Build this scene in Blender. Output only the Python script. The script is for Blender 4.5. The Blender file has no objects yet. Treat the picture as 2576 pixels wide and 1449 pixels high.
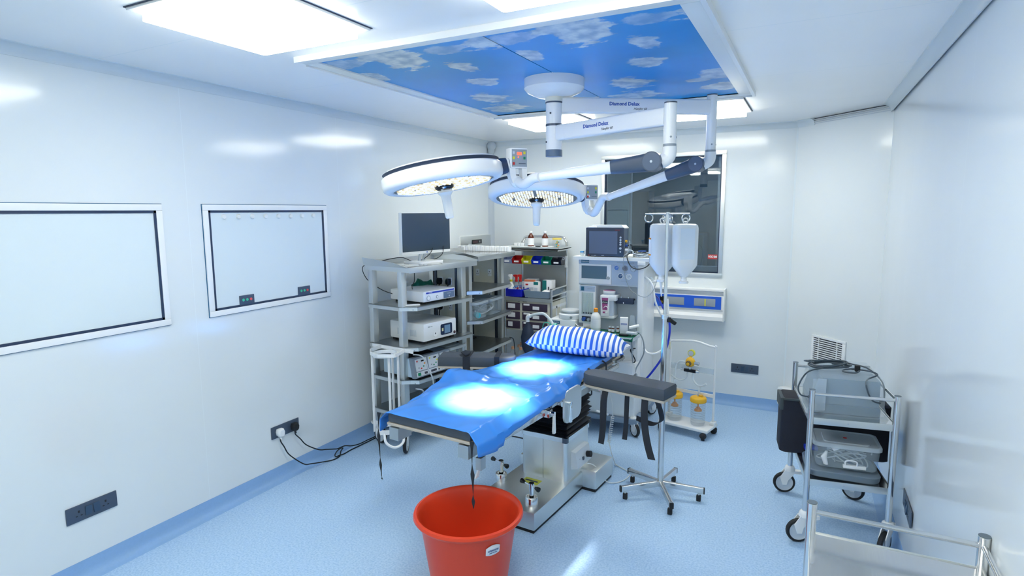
import bpy, bmesh, math, random
from mathutils import Vector, Matrix, Euler, noise
random.seed(7)
PI = math.pi
SC = bpy.context.scene
COL = SC.collection

# ------------------------------------------------------------------ camera
def make_camera():
    yaw, pitch, roll = 0.4722, 0.1294, -0.0067
    cy, sy, cp, sp = math.cos(yaw), math.sin(yaw), math.cos(pitch), math.sin(pitch)
    f = Vector((-sy*cp, cy*cp, -sp)); r = Vector((cy, sy, 0)); u = r.cross(f)
    cr, sr = math.cos(roll), math.sin(roll)
    r2, u2 = cr*r + sr*u, -sr*r + cr*u
    cam = bpy.data.cameras.new('camera'); o = bpy.data.objects.new('camera', cam); COL.objects.link(o)
    m = Matrix((r2, u2, -f)).transposed().to_4x4(); m.translation = Vector((3.1631, -5.6848, 1.81))
    o.matrix_world = m
    cam.sensor_width = 36; cam.sensor_fit = 'HORIZONTAL'; cam.lens = 36*1478.63/2576
    cam.clip_start = .05; SC.camera = o
make_camera()
# ------------------------------------------------------------------ world, exposure
w = bpy.data.worlds.new('world'); SC.world = w; w.use_nodes = True
w.node_tree.nodes['Background'].inputs[0].default_value = (.6, .75, 1, 1)
w.node_tree.nodes['Background'].inputs[1].default_value = .15
SC.view_settings.view_transform = 'Standard'; SC.view_settings.look = 'None'
SC.view_settings.exposure = 0.42; SC.view_settings.gamma = 1; SC.view_settings.use_curve_mapping = False
PANEL_E = 11.0          # ceiling light diffusers
SPOT_W = 1300.0          # surgical lamps

H = 2.552
# ------------------------------------------------------------------ materials
def lin(c):
    def f(v):
        v /= 255.0
        return v/12.92 if v <= .04045 else ((v+.055)/1.055)**2.4
    return (f(c[0]), f(c[1]), f(c[2]), 1)
MATS = {}
def mat(name, rgb, rough=.5, metal=0, spec=.5, alpha=1, trans=0, emit=0, coat=0, bump=0, bscale=40, var=0, ior=1.45, aniso=0):
    if name in MATS: return MATS[name]
    m = bpy.data.materials.new(name); m.use_nodes = True; MATS[name] = m
    nt = m.node_tree; b = nt.nodes['Principled BSDF']; N = nt.nodes; L = nt.links
    c = lin(rgb); b.inputs['Base Color'].default_value = c
    b.inputs['Roughness'].default_value = rough; b.inputs['Metallic'].default_value = metal
    b.inputs['Specular IOR Level'].default_value = spec; b.inputs['Alpha'].default_value = alpha
    b.inputs['Transmission Weight'].default_value = trans; b.inputs['IOR'].default_value = ior
    b.inputs['Coat Weight'].default_value = coat
    if emit:
        b.inputs['Emission Color'].default_value = c; b.inputs['Emission Strength'].default_value = emit
    tc = None
    if bump or var:
        tc = N.new('ShaderNodeTexCoord'); n = N.new('ShaderNodeTexNoise'); n.inputs['Scale'].default_value = bscale
        n.inputs['Detail'].default_value = 4; L.new(tc.outputs['Object'], n.inputs['Vector'])
        if bump:
            bp = N.new('ShaderNodeBump'); bp.inputs['Strength'].default_value = bump; bp.inputs['Distance'].default_value = .01
            L.new(n.outputs['Fac'], bp.inputs['Height']); L.new(bp.outputs['Normal'], b.inputs['Normal'])
        if var:
            mx = N.new('ShaderNodeMix'); mx.data_type = 'RGBA'
            mx.inputs['A'].default_value = tuple(v*(1-var) for v in c[:3])+(1,)
            mx.inputs['B'].default_value = tuple(min(1, v*(1+var)) for v in c[:3])+(1,)
            L.new(n.outputs['Fac'], mx.inputs['Factor']); L.new(mx.outputs['Result'], b.inputs['Base Color'])
    return m

def brushed(name, rgb, rough, scale=(400, 8, 8)):
    m = mat(name, rgb, rough, 1)
    nt = m.node_tree; N = nt.nodes; L = nt.links; b = N['Principled BSDF']
    tc = N.new('ShaderNodeTexCoord'); mp = N.new('ShaderNodeMapping'); mp.inputs['Scale'].default_value = scale
    n = N.new('ShaderNodeTexNoise'); n.inputs['Scale'].default_value = 1; n.inputs['Detail'].default_value = 3
    L.new(tc.outputs['Object'], mp.inputs['Vector']); L.new(mp.outputs['Vector'], n.inputs['Vector'])
    r = N.new('ShaderNodeMapRange'); r.inputs['To Min'].default_value = rough*.75; r.inputs['To Max'].default_value = rough*1.35
    L.new(n.outputs['Fac'], r.inputs['Value']); L.new(r.outputs['Result'], b.inputs['Roughness'])
    return m

def wall_mat(name, rgb, axis, period, offset, rough=.12, horizontal=None):
    """glossy laminated wall panels with thin pale joints every <period> along one axis"""
    m = mat(name, rgb, rough, 0, .5)
    nt = m.node_tree; N = nt.nodes; L = nt.links; b = N['Principled BSDF']
    tc = N.new('ShaderNodeTexCoord'); s = N.new('ShaderNodeSeparateXYZ'); L.new(tc.outputs['Object'], s.inputs[0])
    def math_(op, a, v=None):
        n = N.new('ShaderNodeMath'); n.operation = op
        if hasattr(a, 'links'): L.new(a, n.inputs[0])
        else: n.inputs[0].default_value = a
        if v is not None:
            if hasattr(v, 'links'): L.new(v, n.inputs[1])
            else: n.inputs[1].default_value = v
        return n.outputs[0]
    x = s.outputs['XYZ'.index(axis)]
    d = math_('PINGPONG', math_('SUBTRACT', x, offset), period/2)
    line = math_('LESS_THAN', d, .0018)
    mx = N.new('ShaderNodeMix'); mx.data_type = 'RGBA'; c = lin(rgb)
    nz = N.new('ShaderNodeTexNoise'); nz.inputs['Scale'].default_value = 1.3; L.new(tc.outputs['Object'], nz.inputs['Vector'])
    m0 = N.new('ShaderNodeMix'); m0.data_type = 'RGBA'
    m0.inputs['A'].default_value = tuple(v*.97 for v in c[:3])+(1,); m0.inputs['B'].default_value = tuple(min(1, v*1.03) for v in c[:3])+(1,)
    L.new(nz.outputs['Fac'], m0.inputs['Factor']); L.new(m0.outputs['Result'], mx.inputs['A'])
    mx.inputs['B'].default_value = lin((232, 240, 244)) if horizontal is None else lin(horizontal)
    L.new(line, mx.inputs['Factor']); L.new(mx.outputs['Result'], b.inputs['Base Color'])
    n2 = N.new('ShaderNodeTexNoise'); n2.inputs['Scale'].default_value = 2.2; n2.inputs['Detail'].default_value = 1
    L.new(tc.outputs['Object'], n2.inputs['Vector'])
    bp = N.new('ShaderNodeBump'); bp.inputs['Strength'].default_value = .06; bp.inputs['Distance'].default_value = .02
    L.new(n2.outputs['Fac'], bp.inputs['Height']); L.new(bp.outputs['Normal'], b.inputs['Normal'])
    return m

WALLC = (228, 235, 239)
M_wl = wall_mat('wall_panel_left', WALLC, 'Y', 1.205, -2.32)
M_wb = wall_mat('wall_panel_back', WALLC, 'X', 1.205, 1.92)
M_wr = wall_mat('wall_panel_right', (226, 234, 240), 'Y', 1.205, -2.9)
M_wc = mat('wall_panel_corner', (229, 236, 240), .12)
M_wf = mat('wall_panel_front', (232, 238, 240), .3)
M_ceil = wall_mat('ceiling_panel', (252, 252, 252), 'Y', .98, -1.02, .2, (236, 242, 245))
M_cove = mat('coving_grey', (212, 222, 228), .3)
M_coveline = mat('coving_edge', (226, 236, 242), .3)
def floor_mat():
    m = mat('floor_vinyl', (140, 180, 226), .45, spec=.3)
    nt = m.node_tree; N = nt.nodes; L = nt.links; b = N['Principled BSDF']
    tc = N.new('ShaderNodeTexCoord')
    n = N.new('ShaderNodeTexNoise'); n.inputs['Scale'].default_value = 95; n.inputs['Detail'].default_value = 6
    n2 = N.new('ShaderNodeTexNoise'); n2.inputs['Scale'].default_value = 3; n2.inputs['Detail'].default_value = 3
    L.new(tc.outputs['Object'], n.inputs['Vector']); L.new(tc.outputs['Object'], n2.inputs['Vector'])
    cr = N.new('ShaderNodeValToRGB'); e = cr.color_ramp.elements
    e[0].position = .36; e[0].color = lin((160, 196, 232)); e[1].position = .62; e[1].color = lin((188, 216, 246))
    L.new(n.outputs['Fac'], cr.inputs['Fac'])
    L.new(cr.outputs['Color'], b.inputs['Base Color'])
    r = N.new('ShaderNodeMapRange'); r.inputs['To Min'].default_value = .40; r.inputs['To Max'].default_value = .52
    L.new(n2.outputs['Fac'], r.inputs['Value']); L.new(r.outputs['Result'], b.inputs['Roughness'])
    return m
M_floor = floor_mat()
M_skirt = mat('skirting_vinyl', (142, 180, 224), .45, var=.06, bscale=90)
M_steel = brushed('brushed_steel', (226, 228, 226), .36)
M_steelp = brushed('polished_steel', (222, 222, 222), .16)
M_steeld = brushed('dull_steel', (186, 190, 190), .42)
M_chrome = mat('chrome', (225, 228, 230), .08, 1)
M_white = mat('white_enamel', (240, 243, 246), .25)
M_whitep = mat('white_plastic', (232, 236, 238), .38)
M_cream = mat('cream_paint', (214, 212, 196), .45)
M_black = mat('black_rubber', (30, 33, 38), .6)
M_blackg = mat('black_gloss', (18, 21, 26), .2)
M_cable = mat('black_cable', (22, 30, 38), .45)
M_pad = mat('charcoal_foam_cover', (72, 80, 90), .62, bump=.15, bscale=300)
M_strap = mat('black_webbing', (34, 40, 50), .75, bump=.2, bscale=500)
M_slate = mat('slate_plastic', (70, 84, 104), .35)
M_grey = mat('grey_plastic', (150, 160, 170), .4)
M_lgrey = mat('light_grey_plastic', (200, 210, 220), .4)
M_pgrey = mat('pale_blue_grey_panel', (176, 192, 212), .4)
M_dglass = mat('dark_screen_glass', (52, 66, 78), .12)
M_red = mat('red_plastic', (190, 40, 40), .4)
M_yel = mat('yellow_plastic', (238, 182, 44), .4)
M_lyel = mat('lime_yellow_plastic', (218, 214, 60), .4)
M_blue = mat('royal_blue_plastic', (20, 50, 190), .35)
M_green = mat('green_plastic', (20, 130, 100), .4)
M_gcloth = mat('green_surgical_cloth', (20, 104, 84), .85, bump=.4, bscale=60)
M_orange = mat('orange_plastic', (236, 150, 40), .4)
M_bucket = mat('orange_red_bucket_plastic', (220, 66, 34), .34)
M_paper = mat('white_paper', (238, 240, 244), .7)
M_ink = mat('dark_ink', (60, 66, 80), .6)
M_inkb = mat('blue_ink', (50, 90, 176), .5)
M_brass = mat('brass', (200, 160, 70), .25, 1)
M_gasket = mat('navy_gasket', (44, 58, 84), .5)
M_amber = mat('amber_bottle_glass', (110, 48, 30), .12, trans=.35)
def clear(name, rgb, alpha, rough=.08):
    return mat(name, rgb, rough, alpha=alpha)
M_clear = clear('clear_plastic', (214, 228, 236), .17)
M_clear2 = clear('cloudy_plastic', (206, 222, 234), .36, .25)
M_film = clear('plastic_film', (210, 226, 238), .24, .10)
M_tube = clear('clear_tubing', (226, 236, 242), .6, .2)
M_bottlep = mat('milky_bottle_plastic', (240, 244, 246), .22, alpha=.88)
def glassmat():
    m = bpy.data.materials.new('window_glass'); m.use_nodes = True; nt = m.node_tree; N = nt.nodes; L = nt.links
    N.remove(N['Principled BSDF']); o = N['Material Output']
    t = N.new('ShaderNodeBsdfTransparent'); t.inputs[0].default_value = (.88, .94, .97, 1)
    g = N.new('ShaderNodeBsdfGlossy'); g.inputs['Roughness'].default_value = .02; g.inputs[0].default_value = (.9, .95, 1, 1)
    fr = N.new('ShaderNodeFresnel'); fr.inputs[0].default_value = 1.5
    ml = N.new('ShaderNodeMath'); ml.operation = 'MULTIPLY'; ml.inputs[1].default_value = 1.8; L.new(fr.outputs[0], ml.inputs[0])
    mx = N.new('ShaderNodeMixShader'); L.new(ml.outputs[0], mx.inputs[0]); L.new(t.outputs[0], mx.inputs[1]); L.new(g.outputs[0], mx.inputs[2])
    L.new(mx.outputs[0], o.inputs[0]); return m
M_glass = glassmat()

# ------------------------------------------------------------------ mesh builder
class MB:
    def __init__(s): s.v = []; s.f = []; s.mi = []; s.sm = []; s.mats = []; s.M = Matrix.Identity(4)
    def mid(s, m):
        if m not in s.mats: s.mats.append(m)
        return s.mats.index(m)
    def add(s, vs, fs, m, smooth=False):
        o = len(s.v); k = s.mid(m)
        s.v += [tuple(s.M @ Vector(p)) for p in vs]
        for f in fs: s.f.append([o+i for i in f]); s.mi.append(k); s.sm.append(smooth)
        return s
    def box(s, x0, x1, y0, y1, z0, z1, m, bev=0):
        if x0 > x1: x0, x1 = x1, x0
        if y0 > y1: y0, y1 = y1, y0
        if z0 > z1: z0, z1 = z1, z0
        b = min(bev, (x1-x0)/2.01, (y1-y0)/2.01, (z1-z0)/2.01)
        if b <= 0:
            vs = [(x, y, z) for z in (z0, z1) for x, y in ((x0, y0), (x1, y0), (x1, y1), (x0, y1))]
            return s.add(vs, [(3, 2, 1, 0), (4, 5, 6, 7), (0, 1, 5, 4), (1, 2, 6, 5), (2, 3, 7, 6), (3, 0, 4, 7)], m)
        bm = bmesh.new(); bmesh.ops.create_cube(bm, size=1)
        for v in bm.verts: v.co = Vector(((x0+x1)/2+v.co.x*(x1-x0), (y0+y1)/2+v.co.y*(y1-y0), (z0+z1)/2+v.co.z*(z1-z0)))
        bmesh.ops.bevel(bm, geom=bm.edges[:], offset=b, segments=2, profile=.6, affect='EDGES')
        bm.verts.index_update()
        vs = [tuple(v.co) for v in bm.verts]; fs = [[v.index for v in f.verts] for f in bm.faces]; bm.free()
        return s.add(vs, fs, m, True)
    def cyl(s, p0, p1, r0, m, r1=None, n=20, cap=True):
        r1 = r0 if r1 is None else r1
        return s.loftc([(p0, r0), (p1, r1)], m, n, cap)
    def loftc(s, pr, m, n=20, cap=True):
        """circles along a straight-ish axis"""
        a = (Vector(pr[-1][0])-Vector(pr[0][0])).normalized()
        t = Vector((0, 0, 1)) if abs(a.z) < .9 else Vector((1, 0, 0))
        x = a.cross(t).normalized(); y = a.cross(x)
        vs = []; fs = []
        for p, r in pr:
            p = Vector(p)
            for i in range(n):
                q = 2*PI*i/n; vs.append(tuple(p+(x*math.cos(q)+y*math.sin(q))*r))
        k = len(pr)
        for j in range(k-1):
            for i in range(n):
                i2 = (i+1) % n; fs.append((j*n+i, (j+1)*n+i, (j+1)*n+i2, j*n+i2))
        s.add(vs, fs, m, True)
        if cap: s.add(vs[:n], [tuple(range(n))], m); s.add(vs[-n:], [tuple(reversed(range(n)))], m)
        return s
    def lathe(s, prof, m, c=(0, 0, 0), n=28, axis='Z'):
        pr = [r for r in prof]
        vs = []; fs = []
        for r, z in pr:
            for i in range(n):
                q = 2*PI*i/n; a, b = r*math.cos(q), r*math.sin(q)
                p = (a, b, z) if axis == 'Z' else ((a, z, b) if axis == 'Y' else (z, a, b))
                vs.append((c[0]+p[0], c[1]+p[1], c[2]+p[2]))
        for j in range(len(pr)-1):
            for i in range(n):
                i2 = (i+1) % n
                f = (j*n+i, j*n+i2, (j+1)*n+i2, (j+1)*n+i)
                fs.append(f if axis != 'Y' else tuple(reversed(f)))
        return s.add(vs, fs, m, True)
    def tube(s, pts, r, m, n=8, smooth=True, closed=False, cap=True):
        P = [Vector(p) for p in pts]
        if smooth and len(P) > 2: P = spline(P, 7, closed)
        k = len(P); vs = []; fs = []; up = None
        for i, p in enumerate(P):
            if closed: t = (P[(i+1) % k]-P[i-1])
            else: t = P[min(i+1, k-1)]-P[max(i-1, 0)]
            t = t.normalized() if t.length > 1e-9 else Vector((0, 0, 1))
            if up is None:
                up = Vector((0, 0, 1)) if abs(t.z) < .9 else Vector((1, 0, 0))
            x = up.cross(t)
            if x.length < 1e-6: x = Vector((1, .3, 0)).cross(t)
            x.normalize(); y = t.cross(x); up = y
            rr = r[i*len(r)//k] if isinstance(r, (list, tuple)) else r
            for j in range(n):
                q = 2*PI*j/n; vs.append(tuple(p+x*rr*math.cos(q)+y*rr*math.sin(q)))
        for i in range(k if closed else k-1):
            i2 = (i+1) % k
            for j in range(n):
                j2 = (j+1) % n; fs.append((i*n+j, i*n+j2, i2*n+j2, i2*n+j))
        s.add(vs, fs, m, True)
        if cap and not closed: s.add(vs[:n], [tuple(reversed(range(n)))], m); s.add(vs[-n:], [tuple(range(n))], m)
        return s
    def prism(s, poly, z0, z1, m, axis='Z', smooth=False):
        n = len(poly)
        def P(a, b, h): return (a, b, h) if axis == 'Z' else ((a, h, b) if axis == 'Y' else (h, a, b))
        vs = [P(a, b, z0) for a, b in poly]+[P(a, b, z1) for a, b in poly]
        fs = [tuple(reversed(range(n))), tuple(range(n, 2*n))]+[(i, (i+1) % n, n+(i+1) % n, n+i) for i in range(n)]
        return s.add(vs, fs, m, smooth)
    def loft(s, rings, m, cap=True, smooth=True, closed=True):
        n = len(rings[0]); vs = [p for r in rings for p in r]; fs = []
        for j in range(len(rings)-1):
            for i in range(n if closed else n-1):
                i2 = (i+1) % n; fs.append((j*n+i, j*n+i2, (j+1)*n+i2, (j+1)*n+i))
        s.add(vs, fs, m, smooth)
        if cap and closed: s.add(rings[0], [tuple(reversed(range(n)))], m, smooth); s.add(rings[-1], [tuple(range(n))], m, smooth)
        return s
    def quad(s, a, b, c, d, m): return s.add([a, b, c, d], [(0, 1, 2, 3)], m)
    def sphere(s, c, r, m, n=14, sc=(1, 1, 1)):
        k = n//2+1
        vs = []; fs = []
        for j in range(k+1):
            t = PI*j/k
            for i in range(n):
                q = 2*PI*i/n
                vs.append((c[0]+r*sc[0]*math.sin(t)*math.cos(q), c[1]+r*sc[1]*math.sin(t)*math.sin(q), c[2]-r*sc[2]*math.cos(t)))
        for j in range(k):
            for i in range(n):
                i2 = (i+1) % n; fs.append((j*n+i, j*n+i2, (j+1)*n+i2, (j+1)*n+i))
        return s.add(vs, fs, m, True)
    def disc(s, c, r, m, ax='Y', h=.002, n=20, sg=-1):
        a = {'X': Vector((1, 0, 0)), 'Y': Vector((0, 1, 0)), 'Z': Vector((0, 0, 1))}[ax]*sg
        p = Vector(c); return s.cyl(tuple(p), tuple(p+a*h), r, m, n=n)
    def build(s, name, parent=None, label=None, recalc=True):
        me = bpy.data.meshes.new(name); me.from_pydata(s.v, [], s.f)
        for m in s.mats: me.materials.append(m)
        me.polygons.foreach_set('material_index', s.mi); me.polygons.foreach_set('use_smooth', s.sm)
        bm = bmesh.new(); bm.from_mesh(me)
        bmesh.ops.remove_doubles(bm, verts=bm.verts[:], dist=1e-5)
        if recalc: bmesh.ops.recalc_face_normals(bm, faces=bm.faces[:])
        bm.to_mesh(me); bm.free()
        me.set_sharp_from_angle(angle=math.radians(38)); me.update()
        o = bpy.data.objects.new(name, me); COL.objects.link(o)
        if parent: o.parent = parent
        if label: o['label'] = label
        return o

def spline(P, k=6, closed=False):
    out = []; n = len(P)
    rng = range(n if closed else n-1)
    for i in rng:
        if closed: p0, p1, p2, p3 = P[i-1], P[i], P[(i+1) % n], P[(i+2) % n]
        else: p0, p1, p2, p3 = P[max(i-1, 0)], P[i], P[i+1], P[min(i+2, n-1)]
        for j in range(k):
            t = j/k; t2 = t*t; t3 = t2*t
            out.append(.5*((2*p1)+(-p0+p2)*t+(2*p0-5*p1+4*p2-p3)*t2+(-p0+3*p1-3*p2+p3)*t3))
    if not closed: out.append(P[-1])
    return out
def rrect(x0, x1, y0, y1, r, n=5):
    out = []
    for cx, cy, a in ((x1-r, y1-r, 0), (x0+r, y1-r, 90), (x0+r, y0+r, 180), (x1-r, y0+r, 270)):
        for i in range(n+1):
            q = math.radians(a+90*i/n); out.append((cx+r*math.cos(q), cy+r*math.sin(q)))
    return out
def tag(o, label, cat, group=None):
    o['label'] = label; o['category'] = cat
    if group: o['group'] = group
    return o
def thing(name, label, cat, loc=(0, 0, 0), rz=0, group=None, rot=None):
    o = bpy.data.objects.new(name, None); COL.objects.link(o); o.empty_display_size = .1
    o.location = loc; o.rotation_euler = rot if rot else (0, 0, rz)
    return tag(o, label, cat, group)
def struct(mb, name):
    o = mb.build(name); o['kind'] = 'structure'; return o
def kids(o): return [c for c in bpy.data.objects if c.parent == o]
def dup(o, parent=None):
    c = o.copy(); COL.objects.link(c)
    if parent: c.parent = parent
    for k in kids(o): dup(k, c)
    return c
def text(name, s, size, m, parent, M, extrude=.0006, shear=0, bold=0):
    cu = bpy.data.curves.new(name, 'FONT'); cu.body = s; cu.size = size; cu.extrude = extrude; cu.shear = shear; cu.offset = bold
    cu.align_x = 'CENTER'; cu.align_y = 'CENTER'; cu.resolution_u = 2
    o = bpy.data.objects.new(name+'_tmp', cu); COL.objects.link(o)
    bpy.context.view_layer.update()
    me = bpy.data.meshes.new_from_object(o.evaluated_get(bpy.context.evaluated_depsgraph_get()))
    bpy.data.objects.remove(o); bpy.data.curves.remove(cu)
    me.transform(M); me.materials.clear(); me.materials.append(m)
    r = bpy.data.objects.new(name, me); COL.objects.link(r); r.parent = parent
    return r
def facing(loc, right, up):
    """matrix placing text (x=right, y=up)"""
    r = Vector(right).normalized(); u = Vector(up).normalized(); n = r.cross(u).normalized(); u = n.cross(r)
    m = Matrix((r, u, n)).transposed().to_4x4(); m.translation = Vector(loc); return m
# ================================================================== SETTING
YF = -7.6
def rx(y): return 3.6258-.0125*y
CH0 = Vector((3.004, 0)); CH1 = Vector((3.6335, -.618))
def room():
    m = MB(); m.prism([(-.1, .1), (3.1, .1), (3.8, -.6), (3.85, YF-.1), (-.1, YF-.1)], -.1, 0, M_floor); struct(m, 'floor')
    m = MB(); m.prism([(-.1, .1), (3.1, .1), (3.8, -.6), (3.85, YF-.1), (-.1, YF-.1)], H, H+.1, M_ceil); struct(m, 'ceiling')
    m = MB(); m.box(-.1, 0, YF-.1, .1, 0, H, M_wl); struct(m, 'wall_left')
    m = MB(); x0, x1, z0, z1 = 1.285, 2.42, 1.213, 2.325
    m.box(0, x0, 0, .1, 0, H, M_wb); m.box(x1, 3.045, 0, .1, 0, H, M_wb)
    m.box(x0, x1, 0, .1, 0, z0, M_wb); m.box(x0, x1, 0, .1, z1, H, M_wb); struct(m, 'wall_back')
    d = (CH1-CH0).normalized(); nrm = Vector((-d.y, d.x))*.1
    m = MB(); m.prism([tuple(CH0), tuple(CH1), tuple(CH1+nrm), tuple(CH0+nrm)], 0, H, M_wc); struct(m, 'wall_corner')
    m = MB(); m.prism([tuple(CH1), (rx(YF), YF-.1), (rx(YF)+.1, YF-.1), (CH1.x+.1, CH1.y+.04)], 0, H, M_wr); struct(m, 'wall_right')
    m = MB(); m.box(0, rx(YF), YF-.1, YF, 0, H, M_wf); struct(m, 'wall_front')
    def sweep(prof, a, b, name, mt, inw):
        a, b, inw = Vector(a), Vector(b), Vector(inw).normalized()
        rings = [[(p.x+inw.x*o, p.y+inw.y*o, z) for o, z in prof] for p in (a, b)]
        m = MB(); m.loft(rings, mt, smooth=True); return m
    c = .048
    cp = [(0, H), (0, H-c)]+[(c-c*math.cos(math.radians(q))*1.0, H-c+c*math.sin(math.radians(q))) for q in (0,)]
    prof = [(-.001, H+.001), (-.001, H-c-.004), (.003, H-c-.004)]
    for q in range(0, 91, 15):
        prof.append((.004+c*(1-math.cos(math.radians(q))), H-c+c*math.sin(math.radians(q))-.004))
    prof.append((c+.008, H+.001))
    dn = Vector((d.y, -d.x))
    segs = [((0, YF), (0, 0), (1, 0)), ((0, 0), (3.02, 0), (0, -1)), (tuple(CH0), tuple(CH0+d*.18), tuple(-nrm)), (tuple(CH1+d*-.02), (rx(YF), YF), (-1, 0))]
    for i, (a, b, n) in enumerate(segs):
        struct(sweep(prof, a, b, 0, M_cove, n), 'trim_%d' % (i+1))
    # thin open track where the coving is missing on the corner panel
    m = MB(); a = CH0+d*.18; b = CH1
    for z, h, o in ((H-.012, .004, .02), (H-.024, .006, .012), (H-.04, .004, .006)):
        p = [tuple(a), tuple(b), tuple(b-nrm.normalized()*o), tuple(a-nrm.normalized()*o)]
        m.prism(p, z-h, z, M_lgrey)
    m.prism([tuple(a), tuple(b), tuple(b-nrm.normalized()*.003), tuple(a-nrm.normalized()*.003)], H-.004, H, M_gasket)
    struct(m, 'trim_5')
    # rounded joint pieces at coving corner, upright cove in the back left corner
    m = MB(); m.sphere((.045, -.045, H-.045), .05, M_lgrey); m.sphere((.04, -.04, H-.09), .036, M_lgrey, sc=(1, 1, 1.3)); struct(m, 'trim_6')
    m = MB(); pr = [(0, 0)]+[(.05*(1-math.sin(math.radians(q))), -.05*(1-math.cos(math.radians(q)))) for q in range(0, 91, 15)]
    m.prism(pr, .09, H-.05, M_lgrey, smooth=True); struct(m, 'trim_7')
    m = MB(); m.box(2.996, 3.01, -.006, 0, .09, H-.05, M_coveline); struct(m, 'trim_8')
    # coved vinyl skirting
    sp = [(-.001, -.001), (-.001, .096), (.004, .096), (.005, .05), (.010, .028), (.022, .010), (.045, .002), (.06, -.001)]
    for nm, a, b, n in (('baseboard_left', (0, YF), (0, 0), (1, 0)), ('baseboard_back', (0, 0), (3.03, 0), (0, -1)),
                        ('baseboard_corner', tuple(CH0), tuple(CH1), tuple(-nrm)), ('baseboard_right', tuple(CH1), (rx(YF), YF), (-1, 0))):
        struct(sweep(sp, a, b, 0, M_skirt, n), nm)
room()

def window():
    x0, x1, z0, z1 = 1.266, 2.437, 1.194, 2.344
    w = bpy.data.objects.new('window_1', None); COL.objects.link(w); w['kind'] = 'structure'
    m = MB(); t = .036
    for a, b, c, d in ((x0, x1, z0, z0+t), (x0, x1, z1-t, z1), (x0, x0+t, z0+t, z1-t), (x1-t, x1, z0+t, z1-t)):
        m.box(a, b, -.014, .10, c, d, M_steel, .002)
    m.build('window_frame', w)
    m = MB(); t2 = t+.008
    for a, b, c, d in ((x0+t, x1-t, z0+t, z0+t2), (x0+t, x1-t, z1-t2, z1-t), (x0+t, x0+t2, z0+t, z1-t), (x1-t2, x1-t, z0+t, z1-t)):
        m.box(a, b, -.004, .03, c, d, M_gasket)
    m.build('gasket', w)
    m = MB(); m.box(x0+t2, x1-t2, .018, .024, z0+t2, z1-t2, M_glass); m.build('pane', w)
    # far pane edge and sill rail inside the reveal
    m = MB(); m.box(x0+t2, x1-t2, .06, .10, z0+t, z0+t+.055, M_grey); m.box(x1-t2-.03, x1-t2, .06, .10, z0+t+.055, z1-t, M_grey)
    m.box(x0+t2, x1-t2, .05, .058, z0+t+.055, z0+t+.062, M_lgrey); m.build('inner_reveal', w)
    # the dark room beyond the glass
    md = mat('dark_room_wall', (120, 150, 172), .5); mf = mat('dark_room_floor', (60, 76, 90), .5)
    m = MB()
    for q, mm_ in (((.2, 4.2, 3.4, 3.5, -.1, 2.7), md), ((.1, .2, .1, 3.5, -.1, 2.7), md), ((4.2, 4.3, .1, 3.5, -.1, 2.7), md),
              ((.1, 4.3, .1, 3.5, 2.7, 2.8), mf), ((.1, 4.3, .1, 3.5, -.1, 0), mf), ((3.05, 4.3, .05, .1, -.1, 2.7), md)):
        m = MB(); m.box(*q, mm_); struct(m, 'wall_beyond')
    m = MB()
    m = MB(); m.box(.55, 1.18, 1.32, 1.36, 0, 2.5, mat('pale_partition', (200, 222, 230), .4)); m.box(1.18, 1.2, 1.31, 1.37, 0, 2.5, M_lgrey)
    m.box(.62, 1.0, 1.30, 1.32, .9, 1.62, mat('pale_door', (140, 160, 168), .4)); m.box(.62, 1.0, 1.295, 1.30, 1.6, 1.612, M_lgrey); struct(m, 'wall_partition')
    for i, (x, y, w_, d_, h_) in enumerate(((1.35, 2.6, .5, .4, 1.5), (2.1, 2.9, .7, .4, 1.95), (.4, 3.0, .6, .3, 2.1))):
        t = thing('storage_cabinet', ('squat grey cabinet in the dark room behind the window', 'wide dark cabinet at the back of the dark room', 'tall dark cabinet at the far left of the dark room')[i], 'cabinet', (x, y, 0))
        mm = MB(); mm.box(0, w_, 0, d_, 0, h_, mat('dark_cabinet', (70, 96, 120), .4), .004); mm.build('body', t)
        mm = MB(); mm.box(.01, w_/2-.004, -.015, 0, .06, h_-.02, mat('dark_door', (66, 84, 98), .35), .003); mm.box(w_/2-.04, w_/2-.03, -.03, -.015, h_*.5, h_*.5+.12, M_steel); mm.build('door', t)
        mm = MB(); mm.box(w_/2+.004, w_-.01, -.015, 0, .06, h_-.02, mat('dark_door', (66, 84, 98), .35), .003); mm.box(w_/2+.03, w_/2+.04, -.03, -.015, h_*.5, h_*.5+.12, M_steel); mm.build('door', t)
    ld = bpy.data.lights.new('added_fill_light', 'POINT'); ld.energy = 22; ld.shadow_soft_size = .25; ld.color = (.8, .92, 1); lo = bpy.data.objects.new('added_fill_light', ld); COL.objects.link(lo); lo.location = (3.4, 1.6, 2.45)  # unseen point light added to brighten the room behind the glass
    t = thing('sticker', 'small red sticker in the lower right corner of the window', 'sticker', (2.345, .016, 1.38))
    m = MB(); m.box(-.042, .042, 0, .0015, -.022, .022, mat('sticker_red', (196, 70, 70), .5)); m.build('backing', t)
    text('lettering', 'VX108', .028, M_paper, t, facing((0, -.0012, 0), (1, 0, 0), (0, 0, 1)), bold=.001)
window()

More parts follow.
